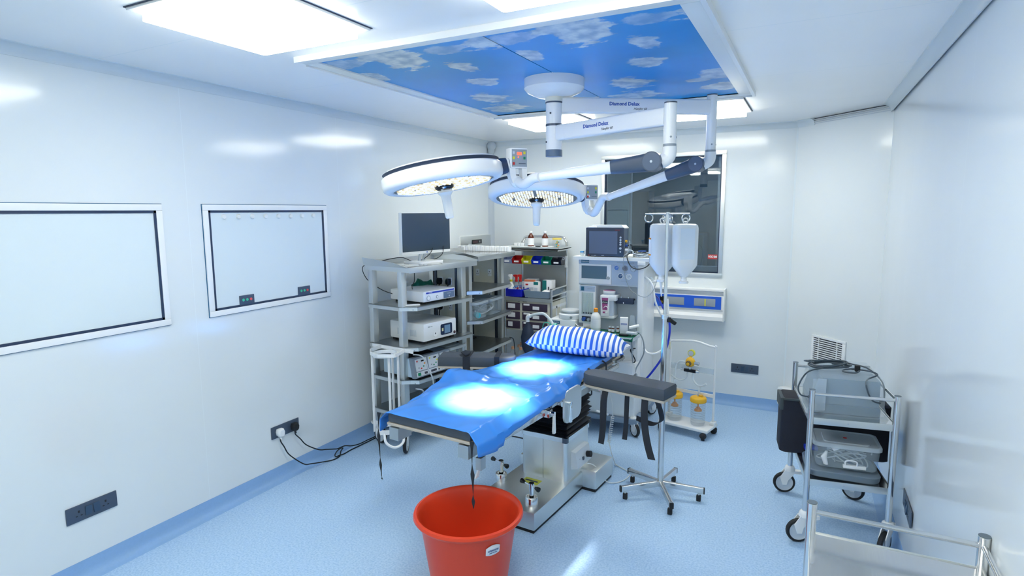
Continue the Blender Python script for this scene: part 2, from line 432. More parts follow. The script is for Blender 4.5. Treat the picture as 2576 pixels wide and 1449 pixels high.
# ------------------------------------------------------------------ ceiling lights
M_diff = mat('light_diffuser', (255, 255, 255), .5, emit=PANEL_E)
M_diff.node_tree.nodes['Principled BSDF'].inputs['Emission Color'].default_value = (1, .985, .86, 1)
lights = [(.62, -4.02+.0, 'bright square ceiling light nearest the left wall and the camera', 1.21), (.62, -1.09, '', 0), ]
def ceiling_light(x, y, lab):
    t = thing('ceiling_light', lab, 'ceiling light', (x, y, H), group='square ceiling light panels')
    m = MB(); a, b = .305, .272
    for q in ((-a, a, -a, -b), (-a, a, b, a), (-a, -b, -b, b), (b, a, -b, b)): m.box(q[0], q[1], q[2], q[3], -.012, 0, M_white, .002)
    m.box(-a-.006, a+.006, -a-.006, a+.006, -.003, 0, M_gasket)
    m.build('frame', t)
    m = MB(); m.prism(rrect(-b, b, -b, b, .012), -.045, -.004, M_diff); m.build('diffuser', t)
    return t
for x, y, lab in ((1.215, -4.02, 'large bright ceiling light near the camera, left of the sky panel'),
                  (1.20, -1.09, 'square ceiling light at the back, behind the lamp column'),
                  (2.40, -1.09, 'square ceiling light at the back right beyond the sky panel'),
                  (2.42, -4.02, 'ceiling light near the camera above the right wall side'),
                  (1.215, -6.3, 'unseen ceiling light added behind the camera on the left'), (2.42, -6.3, 'unseen ceiling light added behind the camera on the right')):  # out-of-view pair behind the camera, added for light and reflections
    ceiling_light(x, y, lab)

# ------------------------------------------------------------------ printed sky panel
def sky_mat():
    m = bpy.data.materials.new('printed_sky'); m.use_nodes = True; nt = m.node_tree; N = nt.nodes; L = nt.links; b = N['Principled BSDF']
    b.inputs['Roughness'].default_value = .35; b.inputs['Specular IOR Level'].default_value = .25
    tc = N.new('ShaderNodeTexCoord')
    # local coords: x across the panel (0...85), y along (0...1.8)
    nz = N.new('ShaderNodeTexNoise'); nz.inputs['Scale'].default_value = 5.5; nz.inputs['Detail'].default_value = 6; nz.inputs['Roughness'].default_value = .62
    mpn = N.new('ShaderNodeMapping'); mpn.inputs['Scale'].default_value = (1, 1.5, 1); L.new(tc.outputs['Object'], mpn.inputs['Vector'])
    L.new(mpn.outputs['Vector'], nz.inputs['Vector'])
    def M2(op, a, bb, clamp=False):
        n = N.new('ShaderNodeMath'); n.operation = op; n.use_clamp = clamp
        for i, v in enumerate((a, bb)):
            if v is None: continue
            if hasattr(v, 'links'): L.new(v, n.inputs[i])
            else: n.inputs[i].default_value = v
        return n.outputs[0]
    acc = None; acc2 = None
    for (cx, cy, rx_, ry_, k) in CLOUDS:
        mp = N.new('ShaderNodeMapping'); mp.vector_type = 'TEXTURE'; mp.inputs['Location'].default_value = (cx, cy, 0); mp.inputs['Scale'].default_value = (rx_, ry_, 1)
        L.new(tc.outputs['Object'], mp.inputs['Vector'])
        ln = N.new('ShaderNodeVectorMath'); ln.operation = 'LENGTH'; L.new(mp.outputs['Vector'], ln.inputs[0])
        v = M2('MULTIPLY', M2('SUBTRACT', 1.0, ln.outputs['Value']), 1.25)
        v = M2('ADD', v, M2('MULTIPLY', M2('SUBTRACT', nz.outputs['Fac'], .49), 3.4))
        v = M2('MULTIPLY', v, 4.5, True); v = M2('MULTIPLY', v, k)
        acc = v if acc is None else M2('MAXIMUM', acc, v)
    # grey undersides of the clouds
    n2 = N.new('ShaderNodeTexNoise'); n2.inputs['Scale'].default_value = 11; n2.inputs['Detail'].default_value = 4; L.new(tc.outputs['Object'], n2.inputs['Vector'])
    cl = N.new('ShaderNodeValToRGB'); e = cl.color_ramp.elements; e[0].position = .38; e[0].color = lin((146, 176, 206)); e[1].position = .60; e[1].color = lin((214, 226, 236))
    L.new(n2.outputs['Fac'], cl.inputs['Fac'])
    sk = N.new('ShaderNodeValToRGB'); e = sk.color_ramp.elements; e[0].position = .3; e[0].color = lin((32, 144, 218)); e[1].position = .75; e[1].color = lin((44, 160, 230))
    n3 = N.new('ShaderNodeTexNoise'); n3.inputs['Scale'].default_value = 2.5; n3.inputs['Detail'].default_value = 5; L.new(tc.outputs['Object'], n3.inputs['Vector']); L.new(n3.outputs['Fac'], sk.inputs['Fac'])
    mx = N.new('ShaderNodeMix'); mx.data_type = 'RGBA'; L.new(acc, mx.inputs['Factor']); L.new(sk.outputs['Color'], mx.inputs['A']); L.new(cl.outputs['Color'], mx.inputs['B'])
    L.new(mx.outputs['Result'], b.inputs['Base Color'])
    b.inputs['Emission Strength'].default_value = 0
    return m
CLOUDS = [(.37, .15, .15, .20, 1.0), (.27, .08, .09, .07, .95), (.66, .13, .11, .07, .55), (.55, .42, .065, .10, .9), (.48, .77, .09, .10, .9), (.28, 1.22, .12, .14, .95), (.20, 1.60, .16, .15, .8),
          (.02, .40, .07, .11, .9), (.08, .10, .14, .09, .6), (.86, .11, .09, .11, .95), (.76, 1.21, .11, .14, .85), (.64, 1.33, .07, .05, .8), (.76, 1.56, .12, .12, .8)]
def sky_panel():
    t = thing('sky_ceiling_panel', 'large blue ceiling panel printed with white clouds', 'ceiling panel', (0, 0, H))
    x0, x1, y0, y1 = .975, 2.70, -3.46, -1.62; f = .075
    m = MB()
    for q in ((x0-f, x1+f, y0-f, y0), (x0-f, x1+f, y1, y1+f), (x0-f, x0, y0, y1), (x1, x1+f, y0, y1)):
        m.box(*q, -.02, 0, M_whitep, .004)
    for q in ((x0-f, x1+f, y0-f-.006, y0-f), (x0-f, x1+f, y1+f, y1+f+.004), (x0-f-.004, x0-f, y0, y1), (x1+f, x1+f+.02, y0-f, y1+f)): m.box(*q, -.028, 0, M_white)
    m.build('frame', t)
    mt = sky_mat(); w = .912
    for i, (a, b) in enumerate(((.0, w-.003), (-.018+.003, x1-x0-.93))):
        mm = MB(); mm.box(a, b, 0, y1-y0, 0, .006, mt); o = mm.build('sky_print', t); o.location = (x0+i*.93, y0, -.012)
    m = MB(); m.box(x0+w-.004, x0+w+.004, y0, y1, -.009, -.004, M_gasket); m.build('joint_strip', t)
sky_panel()

# ------------------------------------------------------------------ left wall: boards, viewer, hatch, sockets
def board(y0, y1, name, lab, cat):
    z0, z1 = 1.198, 1.862
    t = thing(name, lab, cat, (0, y0, z0)); W = y1-y0; Z = z1-z0
    m = MB(); f = .034
    for a, b, c, d in ((0, W, 0, f), (0, W, Z-f, Z), (0, f, f, Z-f), (W-f, W, f, Z-f)): m.box(0, .012, a, b, c, d, M_white, .003)
    m.build('frame', t)
    m = MB(); g = .003
    for a, b, c, d in ((-g, W+g, -g, 0), (-g, W+g, Z, Z+g), (-g, 0, 0, Z), (W, W+g, 0, Z)): m.box(0, .004, a, b, c, d, mat('teal_sealant', (20, 96, 140), .4))
    m.build('sealant', t)
    m = MB(); h = .013
    for a, b, c, d in ((f, W-f, f, f+h), (f, W-f, Z-f-h, Z-f), (f, f+h, f, Z-f), (W-f-h, W-f, f, Z-f)): m.box(.002, .010, a, b, c, d, M_gasket)
    m.build('gasket', t)
    m = MB(); m.box(.001, .005, f+h, W-f-h, f+h, Z-f-h, mat('board_glass', (222, 234, 240), .08)); m.build('board_face', t)
    return t
board(-5.35, -3.68, 'wall_board', 'large white glass board with dark gasket, cut by the left edge of the picture', 'board')
vw = board(-3.44, -2.46, 'film_viewer', 'white film viewer with clips and two switch plates on the left wall', 'viewer')
for i in range(8):
    m = MB(); m.lathe([(0, .016), (.012, .016), (.015, .012), (.015, .005), (0, .005)], M_whitep, (0, .135+i*.102, .592), n=16, axis='X'); m.build('film_clip', vw)
for yy in (.205, .675):
    m = MB(); m.box(.005, .012, yy, yy+.108, .043, .103, M_slate, .003); o = m.build('switch_plate', vw)
    for k, c in enumerate(('green', 'green', 'red')):
        mm = MB(); mm.lathe([(0, .016), (.007, .016), (.009, .012)], mat('pilot_'+c, {'green': (70, 200, 160), 'red': (226, 90, 90)}[c], .3), (0, yy+.026+k*.028, .074), n=12, axis='X')
        mm.build('button', o, c+' button')

def hatch():
    t = thing('pass_hatch', 'stainless steel hatch with a small display in the left wall corner', 'hatch', (0, -.64, .95))
    m = MB(); Z = .612
    for a, b, c, d in ((0, .62, 0, .04), (0, .62, Z-.13, Z), (0, .05, .04, Z-.13), (.56, .62, .04, Z-.13)): m.box(0, .012, a, b, c, d, M_steel, .002)
    m.box(-.001, .004, -.006, .626, -.006, Z+.006, M_white); m.build('frame', t)
    m = MB(); m.box(.004, .018, .052, .558, .042, Z-.132, M_steeld, .004); m.box(.018, .03, .50, .53, .2, .32, M_steelp, .004); m.build('door', t)
    m = MB(); m.box(.012, .017, .215, .415, Z-.088, Z-.042, M_blackg, .003); m.box(.017, .0175, .23, .33, Z-.078, Z-.052, mat('led_window', (70, 40, 48), .3)); m.box(.017, .0178, .36, .38, Z-.075, Z-.055, M_grey); m.build('display', t)
hatch()

def socket_plate(name, lab, L=.236, Hh=.084, sw=True, live=2):
    t = thing(name, lab, 'socket'); 
    m = MB(); m.box(-L/2, L/2, -.008, 0, -Hh/2, Hh/2, M_slate, .004); m.build('face_plate', t)
    if sw:
        for cx in (-.019, .019):
            mm = MB(); mm.M = Matrix.Translation((cx, -.008, 0)) @ Matrix.Rotation(.12 if cx < 0 else -.12, 4, 'X')
            mm.box(-.015, .015, -.005, .002, -.024, .024, mat('switch_rocker', (56, 78, 104), .35), .002); mm.build('switch', t)
    for cx in (-.062, .062):
        m = MB(); m.box(cx-.004, cx+.004, -.0088, -.007, .004, .016, M_black); m.box(cx-.015, cx-.007, -.0088, -.007, -.014, -.009, M_black); m.box(cx+.007, cx+.015, -.0088, -.007, -.014, -.009, M_black)
        m.build('socket_outlet', t)
    return t
s = socket_plate('wall_socket', 'dark double socket plate with empty outlets low on the left wall'); s.location = (0, -4.162, .345); s.rotation_euler = (0, 0, PI/2)
s = socket_plate('wall_socket', 'dark socket plate with white and black plugs on the left wall', sw=False); s.location = (0, -2.939, .342); s.rotation_euler = (0, 0, PI/2)
s = socket_plate('wall_socket', 'dark double socket plate on the back wall right of the suction trolley'); s.location = (2.668, 0, .355)
s = socket_plate('wall_socket', 'dark socket plate low on the right wall behind the trolley', L=.29); s.location = (rx(-2.36), -2.36, .345); s.rotation_euler = (0, 0, -PI/2-.0125)
def plug(name, lab, y, m_, white):
    t = thing(name, lab, 'plug', (.008, y, .342))
    m = MB()
    m.loft([[(x, a*.026*k, b*.027*k-.004) for a, b in ((-.7, 1), (.7, 1), (1, .3), (.85, -.7), (.35, -1.15), (-.35, -1.15), (-.85, -.7), (-1, .3))] for x, k in ((0, .9), (.012, 1), (.03, .96), (.04, .75))], m_)
    m.cyl((.018, 0, -.03), (.022, 0, -.052), .007, m_); m.build('body', t)
plug('mains_plug', 'white three pin plug in the socket plate on the left wall', -3.0, M_white, 1)
plug('mains_plug', 'black three pin plug beside the white one on the left wall', -2.875, M_black, 0)
def cord(name, lab, pts, r=.0042, m_=None, cat='cable'):
    m = MB(); m.tube(pts, r, m_ or M_cable); o = m.build(name); return tag(o, lab, cat)
cord('power_cord', 'black cord running from the white plug across the floor', [(.026, -3.0, .305), (.03, -3.006, .28), (.035, -2.985, .235), (.045, -2.952, .165), (.085, -2.87, .075), (.085, -2.80, .048), (.085, -2.66, .010), (.106, -2.604, .006), (.10, -2.54, .006), (.078, -2.50, .026), (.075, -2.475, .04), (.075, -2.50, .047), (.075, -2.535, .040), (.080, -2.565, .022), (.09, -2.565, .010), (.102, -2.54, .014), (.10, -2.49, .006), (.095, -2.41, .006), (.10, -2.31, .006), (.105, -2.18, .006), (.11, -2.10, .006), (.153, -2.03, .006), (.204, -1.975, .006), (.245, -1.887, .006), (.315, -1.850, .006), (.36, -1.761, .006), (.42, -1.70, .006), (.7, -1.66, .006), (.95, -1.65, .006), (1.04, -1.64, .006), (1.09, -1.62, .006), (1.2, -1.63, .006), (1.35, -1.7, .006)])
cord('power_cord', 'black cord running from the black plug to the rack', [(.028, -2.875, .30), (.033, -2.88, .285), (.04, -2.845, .24), (.048, -2.80, .18), (.058, -2.70, .11), (.06, -2.63, .085), (.062, -2.56, .062), (.064, -2.52, .05), (.068, -2.475, .050), (.07, -2.44, .045), (.075, -2.385, .025), (.085, -2.315, .014), (.09, -2.22, .014), (.088, -2.10, .016), (.085, -2.08, .10), (.085, -2.12, .26), (.09, -2.13, .34), (.095, -2.11, .47), (.10, -2.10, .60), (.13, -2.12, .75)])
for (a, b, c) in ((0.115, -2.235, .29),):
    pass

def grille():
    d = (CH1-CH0).normalized(); ang = math.atan2(d.y, d.x)
    t = thing('air_grille', 'white slatted return air grille on the angled corner wall', 'grille', (3.208, -.2005, .42), ang)
    L = .335; Z = .35
    m = MB()
    for a, b, c, e in ((0, L, 0, .025), (0, L, Z-.02, Z), (0, .022, .02, Z-.02), (L-.03, L, .02, Z-.02)): m.box(a, b, -.012, 0, c, e, M_white, .002)
    m.build('frame', t)
    m = MB(); m.box(.02, L-.025, -.002, 0, .02, Z-.02, M_ink)
    m.build('backing', t)
    m = MB()
    z = .032
    while z < Z-.025:
        m.box(.02, L-.028, -.011, -.003, z, z+.0075, M_white); z += .0175
    for x in (.068, L-.085): m.box(x, x+.006, -.011, -.002, .02, Z-.02, M_white)
    m.build('slats', t)
    t = thing('wall_bumper', 'small white rounded block low on the corner wall beside the black case', 'bumper', (3.02, -.012, .085), ang)
    m = MB(); m.box(.0, .12, -.10, 0, 0, .165, M_white, .02); m.build('block', t)
grille()

def console():
    t = thing('gas_console', 'long white wall console with a blue gas and socket strip', 'wall console', (1.15, 0, .80))
    L = 1.32
    m = MB()
    pr = [(0, 0), (-.105, 0), (-.105, .035), (-.075, .06), (-.075, .09), (-.085, .10), (-.085, .225), (-.07, .235), (-.07, .262), (-.11, .275), (-.11, .29), (0, .29)]
    m.prism(pr, 0, L, M_white, axis='X'); m.build('housing', t)
    m = MB(); m.box(L, L+.012, -.115, 0, -.005, .295, M_whitep, .003); m.build('end_cap', t)
    m = MB(); m.box(.35, L-.02, -.090, -.085, .104, .222, mat('console_blue', (42, 98, 214), .3)); m.build('blue_strip', t)
    for x in (.78, 1.06):
        m = MB(); m.box(x, x+.19, -.093, -.09, .128, .20, M_grey, .002); o = m.build('blank_plate', t)
    m = MB(); m.box(.745, .80, -.0945, -.09, .128, .20, M_blackg); m.cyl((.765, -.094, .15), (.765, -.11, .15), .012, M_brass); m.build('gas_outlet', t)
    m = MB(); m.cyl((.655, -.09, .165), (.655, -.125, .165), .026, M_black); m.cyl((.655, -.125, .165), (.655, -.13, .165), .013, M_steelp); m.build('gas_outlet', t)
    m = MB(); m.cyl((.56, -.09, .155), (.56, -.12, .155), .018, M_brass); m.build('gas_outlet', t)
    m = MB(); m.box(1.155, 1.165, -.096, -.093, .13, .198, M_lyel); m.build('yellow_mark', t)
console()
# ================================================================== SURGICAL LAMP
CAMR = Vector((.89, .455, 0)); CAMF = Vector((-.455, .89, 0))
def beam(m, a, b, w, h, mt, w2=None, h2=None, bev=.012):
    """rounded rectangular bar from a to b; w is the horizontal width, h the height"""
    a, b = Vector(a), Vector(b); d = (b-a).normalized(); s = Vector((0, 0, 1)).cross(d).normalized(); u = d.cross(s)
    w2 = w2 or w; h2 = h2 or h
    rings = []
    for p, ww, hh in ((a, w, h), (b, w2, h2)):
        rings.append([tuple(p+s*x+u*y) for x, y in rrect(-ww/2, ww/2, -hh/2, hh/2, min(bev, ww*.49, hh*.49), 3)])
    return m.loft(rings, mt)
def surgical_lamp():
    cx, cy = 1.83, -2.54
    t = thing('surgical_lamp', 'white twin headed ceiling surgical lamp over the operating table', 'surgical lamp', (cx, cy, H))
    L = lambda p: Vector(p)-Vector((cx, cy, H))
    m = MB(); m.lathe([(0, 0), (.168, 0), (.168, -.062), (.15, -.082), (.10, -.104), (.05, -.11), (0, -.11)], M_white, n=48); m.build('ceiling_canopy', t)
    m = MB(); m.cyl((0, 0, -.10), (0, 0, -.135), .05, mat('ivory_collar', (226, 226, 214), .4)); m.cyl((0, 0, -.13), (0, 0, -.40), .046, M_white, n=32)
    for z in (-.137, -.262): m.cyl((0, 0, z-.006), (0, 0, z+.006), .049, M_slate, n=32)
    m.cyl((0, 0, -.398), (0, 0, -.435), .0475, mat('dark_cap', (92, 112, 134), .4), n=32)
    for z, q in ((-.20, -1.6), (-.355, -2.3)): m.cyl((.04*math.cos(q), .04*math.sin(q), z), (.05*math.cos(q), .05*math.sin(q), z), .005, M_ink, n=8)
    m.build('column', t)
    def arm(post, za, ztop, zbot, z_el, hubdir):
        p = L(post); p.z = 0; d = p.normalized(); z = za-H
        m = MB(); st = d*.035; beam(m, (st.x, st.y, z), (p.x-d.x*.02, p.y-d.y*.02, z), .05, .084, M_white)
        a = m.build('arm', t)
        m = MB(); e = d*.105; beam(m, (st.x, st.y, z), (e.x, e.y, z), .0515, .0855, M_white)
        m.build('arm_sleeve', a)
        n = d.cross(Vector((0, 0, 1)))  # side facing the camera
        if (n.x*.455-n.y*.89) < 0: n = -n
        rt = -n.cross(Vector((0, 0, 1)))
        if rt.dot(CAMR) < 0: rt = -rt
        mid = d*(p.length*.43)
        tm = facing((mid.x+n.x*.0254, mid.y+n.y*.0254, z+.008), rt, (0, 0, 1)); text('lettering', 'Diamond Delux', .027, M_inkb, a, tm, bold=.0007)
        m2 = d*(p.length*.53)
        tm = facing((m2.x+n.x*.0254, m2.y+n.y*.0254, z-.018), rt, (0, 0, 1)); text('lettering', 'Hanjfer 60', .018, M_ink, a, tm, shear=.35)
        m = MB(); m.cyl((p.x, p.y, ztop-H), (p.x, p.y, zbot-H), .029, M_white, n=28); m.cyl((p.x, p.y, ztop-H), (p.x, p.y, ztop-H+.006), .0295, M_slate, n=28)
        m.cyl((p.x, p.y, zbot-H), (p.x, p.y, zbot-H-.016), .031, M_grey, n=28)
        for q in (-1.2, .3): m.cyl((p.x+.026*math.cos(q), p.y+.026*math.sin(q), zbot-H+.03), (p.x+.031*math.cos(q), p.y+.031*math.sin(q), zbot-H+.03), .005, M_grey, n=8)
        m.build('post', a)
        # curved elbow down to the spring arm hub
        h = Vector(hubdir).normalized()
        z2 = z_el-H; q = [p+Vector((0, 0, zbot-H-.012)), p+Vector((0, 0, zbot-H-.035)), p+Vector((0, 0, z2+.02))+h*.008, p+Vector((0, 0, z2))+h*.04]
        m = MB(); m.tube(q, .033, M_white, n=20); m.build('elbow', a)
        return a, p, h, z2
    def spring(a, hub, end, dark=.2):
        hub, end = L(hub), L(end); d = (end-hub).normalized(); s = Vector((0, 0, 1)).cross(d).normalized()
        if (s.x*.455-s.y*.89) < 0: s = -s
        m = MB(); m.cyl(hub-s*.038, hub+s*.038, .046, M_slate, n=32); m.cyl(hub+s*.038, hub+s*.0385, .041, mat('slate_disc', (84, 100, 122), .3), n=32); m.cyl(hub+s*.038, hub+s*.0395, .006, M_lgrey, n=12)
        beam(m, hub, hub+d*dark, .072, .086, M_slate, .06, .066, .02); m.build('joint_cover', a)
        m = MB(); beam(m, hub+d*dark, end, .056, .060, M_white, .04, .042, .022); m.build('spring_arm', a)
    def head(cen, target, pdir, armend, bang, digits):
        K = 1.05; cen = Vector(cen); n = (Vector(target)-cen).normalized(); Z = -n; X = Vector(pdir); X = (X-Z*X.dot(Z)).normalized(); Y = Z.cross(X)
        h = bpy.data.objects.new('lamp_head', None); COL.objects.link(h); h.parent = t
        M = Matrix((X, Y, Z)).transposed().to_4x4(); M.translation = L(cen); h.matrix_local = M @ Matrix.Scale(K, 4)
        m = MB()
        m.lathe([(0, .052), (.12, .051), (.22, .046), (.283, .036), (.296, .028)], M_white, n=72)
        m.lathe([(.296, .028), (.290, .020), (.290, .014), (.300, .010)], M_gasket, n=72)
        m.lathe([(.300, .010), (.307, .002), (.308, -.035), (.303, -.052), (.29, -.062), (.272, -.066), (.258, -.064), (.252, -.056)], M_white, n=72)
        m.build('housing', h)
        m = MB(); m.lathe([(0, -.0595), (.254, -.0595)], mat('lamp_face_grey', (112, 112, 106), .35, .2), n=64); m.build('lens_plate', h)
        m = MB(); ml = mat('led_lens', (255, 246, 226), .3, emit=.40); mo = mat('led_lens_amber', (246, 214, 160), .3, emit=.3)
        rows = 0; st = .0185
        for i in range(-14, 15):
            for j in range(-14, 15):
                x = i*st+(j % 2)*st/2; y = j*st*.866; r = math.hypot(x, y)
                if r > .238 or r < .052: continue
                a_ = (math.atan2(y, x)+PI) % (PI/3)
                if abs(a_-PI/6)*r > .52*r-.006 and r > .06 or abs(r-.150) < .0075: continue
                m.lathe([(0, -.068), (.0045, -.0665), (.0072, -.060)], mo if (i*7+j*3) % 5 == 0 else ml, (x, y, 0), n=7)
        m.build('led_lenses', h)
        m = MB(); m.lathe([(.05, -.058), (.048, -.072), (.036, -.082), (.0, -.082)], M_blackg, n=28)
        for k in range(3): q = k*2.1; m.box(.03*math.cos(q)-.006, .03*math.cos(q)+.006, .03*math.sin(q)-.006, .03*math.sin(q)+.006, -.09, -.07, M_chrome, .002)
        m.build('handle_mount', h)
        m = MB(); m.lathe([(.0, -.086), (.036, -.088), (.038, -.098), (.030, -.108), (.025, -.116), (.0225, -.2), (.021, -.222), (.016, -.228), (0, -.228)], M_white, n=28); m.build('handle', h)
        m = MB(); m.cyl((.285, 0, -.012), (.335, 0, -.008), .046, M_gasket, n=28, r1=.038); m.cyl((.335, 0, -.008), (.372, 0, -.006), .033, M_white, n=24); m.cyl((.345, 0, -.007), (.349, 0, -.007), .0345, M_gasket, n=24); m.build('swivel_joint', h)
        ld = bpy.data.lights.new('surgical_beam', 'SPOT'); ld.energy = SPOT_W; ld.spot_size = math.radians(27); ld.spot_blend = .85; ld.shadow_soft_size = .10; ld.color = (1, .97, .92)
        lo = bpy.data.objects.new('surgical_beam', ld); COL.objects.link(lo); lo.parent = h; lo.location = (0, 0, -.24)
        # control box and fork
        pv = cen+X*.385*K
        cb = bpy.data.objects.new('control_box', None); COL.objects.link(cb); cb.parent = t; cb.location = L(pv)+Vector((0, 0, .016)); cb.rotation_euler = (0, 0, bang); cb.scale = (1.18, 1.18, 1.18)
        m = MB(); m.box(-.04, .045, -.028, .028, -.042, .048, M_white, .006)
        m.loft([[(x*(1-.25*k)+o, y*(1-.2*k), z) for x, y in ((-.014, -.02), (.014, -.02), (.014, .02), (-.014, .02))] for o, z, k in ((-.026, -.04, 0), (-.024, -.075, .1), (-.012, -.108, .4))], M_white)
        m.loft([[(x*(1-.25*k)+o, y*(1-.2*k), z) for x, y in ((-.012, -.02), (.012, -.02), (.012, .02), (-.012, .02))] for o, z, k in ((.032, -.04, 0), (.034, -.075, .1), (.034, -.105, .4))], M_white)
        m.build('casing', cb)
        m = MB(); m.box(-.034, .041, -.0295, -.028, -.036, .042, M_grey, .001)
        if digits: m.box(-.008, .014, -.031, -.0295, .016, .028, mat('red_display', (255, 70, 50), .3, emit=2.5)); m.box(-.004, .0, -.031, -.0295, .004, .009, mat('red_display', (255, 70, 50), .3, emit=2.5))
        for x, z, c in ((-.025, .026, M_lgrey), (.028, .026, M_lyel), (-.025, .003, M_lyel), (.028, .003, M_green), (-.025, -.022, M_red)):
            m.box(x-.005, x+.005, -.031, -.0295, z-.006, z+.006, c)
        m.box(.0, .034, -.0305, -.0295, -.023, -.0205, M_slate)
        m.build('control_panel', cb)
        m = MB(); e = L(armend)-cb.location; e.rotate(Euler((0, 0, -bang))); e /= 1.18
        m.tube([(0, 0, -.095), (e.x*.3, e.y*.3, -.115), (e.x*.7, e.y*.7, e.z-.004), (e.x, e.y, e.z)], .022, M_white, n=16); m.sphere((0, 0, -.10), .028, M_white); m.build('fork_joint', cb)
    P1 = (2.545, -2.845); P2 = (2.605, -2.035)
    h1 = Vector((-.60, -.25, 0)); h2 = Vector((-.66, -.1, 0))
    a1, p1, hh1, z1 = arm((*P1, 0), 2.245, 2.302, 2.118, 2.035, (-.89, -.3, 0))
    a2, p2, hh2, z2 = arm((*P2, 0), 2.400, 2.466, 2.158, 2.075, (-.95, -.2, 0))
    hub1 = Vector((P1[0]-.07, P1[1]-.026, 2.037)); hub2 = Vector((P2[0]-.068, P2[1]-.02, 2.078))
    e1 = (1.90, -2.88, 1.985); e2 = (1.98, -1.98, 1.90)
    spring(a1, hub1, e1, .20); spring(a2, hub2, e2, .19)
    head((1.393, -3.027, 2.012), (1.605, -3.0, .8), (.82, .58, 0), e1, math.radians(50), True)
    head((1.515, -2.089, 1.953), (1.60, -2.29, .8), (.62, .78, 0), e2, math.radians(50), False)
surgical_lamp()

# ================================================================== CASTOR
def castor(name, parent, loc, rz, r=.062, stem=.0, housing=M_white, lever=True, wheelm=None):
    """castor whose stem axis is at loc; wheel hangs to z = 0 of the parent frame"""
    c = bpy.data.objects.new(name, None); COL.objects.link(c); c.parent = parent; c.location = loc; c.rotation_euler = (0, 0, rz)
    off = .03; zt = 2*r+.022
    m = MB()
    m.lathe([(0, zt+.028), (.019, zt+.028), (.026, zt+.022), (.031, zt+.008), (.031, zt-.006), (0, zt-.006)], housing, n=20)
    for y in (-.019, .014):
        m.loft([[(x, y, z) for x, z in P] if k == 0 else [(x, y+.005, z) for x, z in P] for k in (0, 1) for P in [((-.030, zt), (.028, zt), (off+.03, zt-.05), (off+.012, r-.012), (off-.012, r-.012), (off-.02, r+.02), (-.02, zt-.03))]], housing, smooth=False)
    m.box(-.03, .03, -.019, .019, zt-.008, zt+.002, housing, .004)
    if lever: m.loft([[(x, -.019*k, z) for z in (zt-.004, zt-.022)]+[(x, .019*k, z) for z in (zt-.022, zt-.004)] for x, k in ((-.02, 1), (-.055, .9), (-.078, .55))], housing)
    m.build('castor_fork', c) if False else None
    f = m.build('castor_fork', c)
    m = MB(); m.lathe([(r*.78, -.012), (r*.93, -.0125), (r, -.007), (r, .007), (r*.93, .0125), (r*.78, .012)], wheelm or M_black, (off, 0, r), n=32, axis='Y')
    m.lathe([(0, -.0135), (r*.22, -.0135), (r*.28, -.010), (r*.72, -.009), (r*.79, -.012), (r*.79, .012), (r*.72, .009), (r*.28, .010), (r*.22, .0135), (0, .0135)], M_lgrey, (off, 0, r), n=32, axis='Y')
    m.build('wheel', c)
    return c

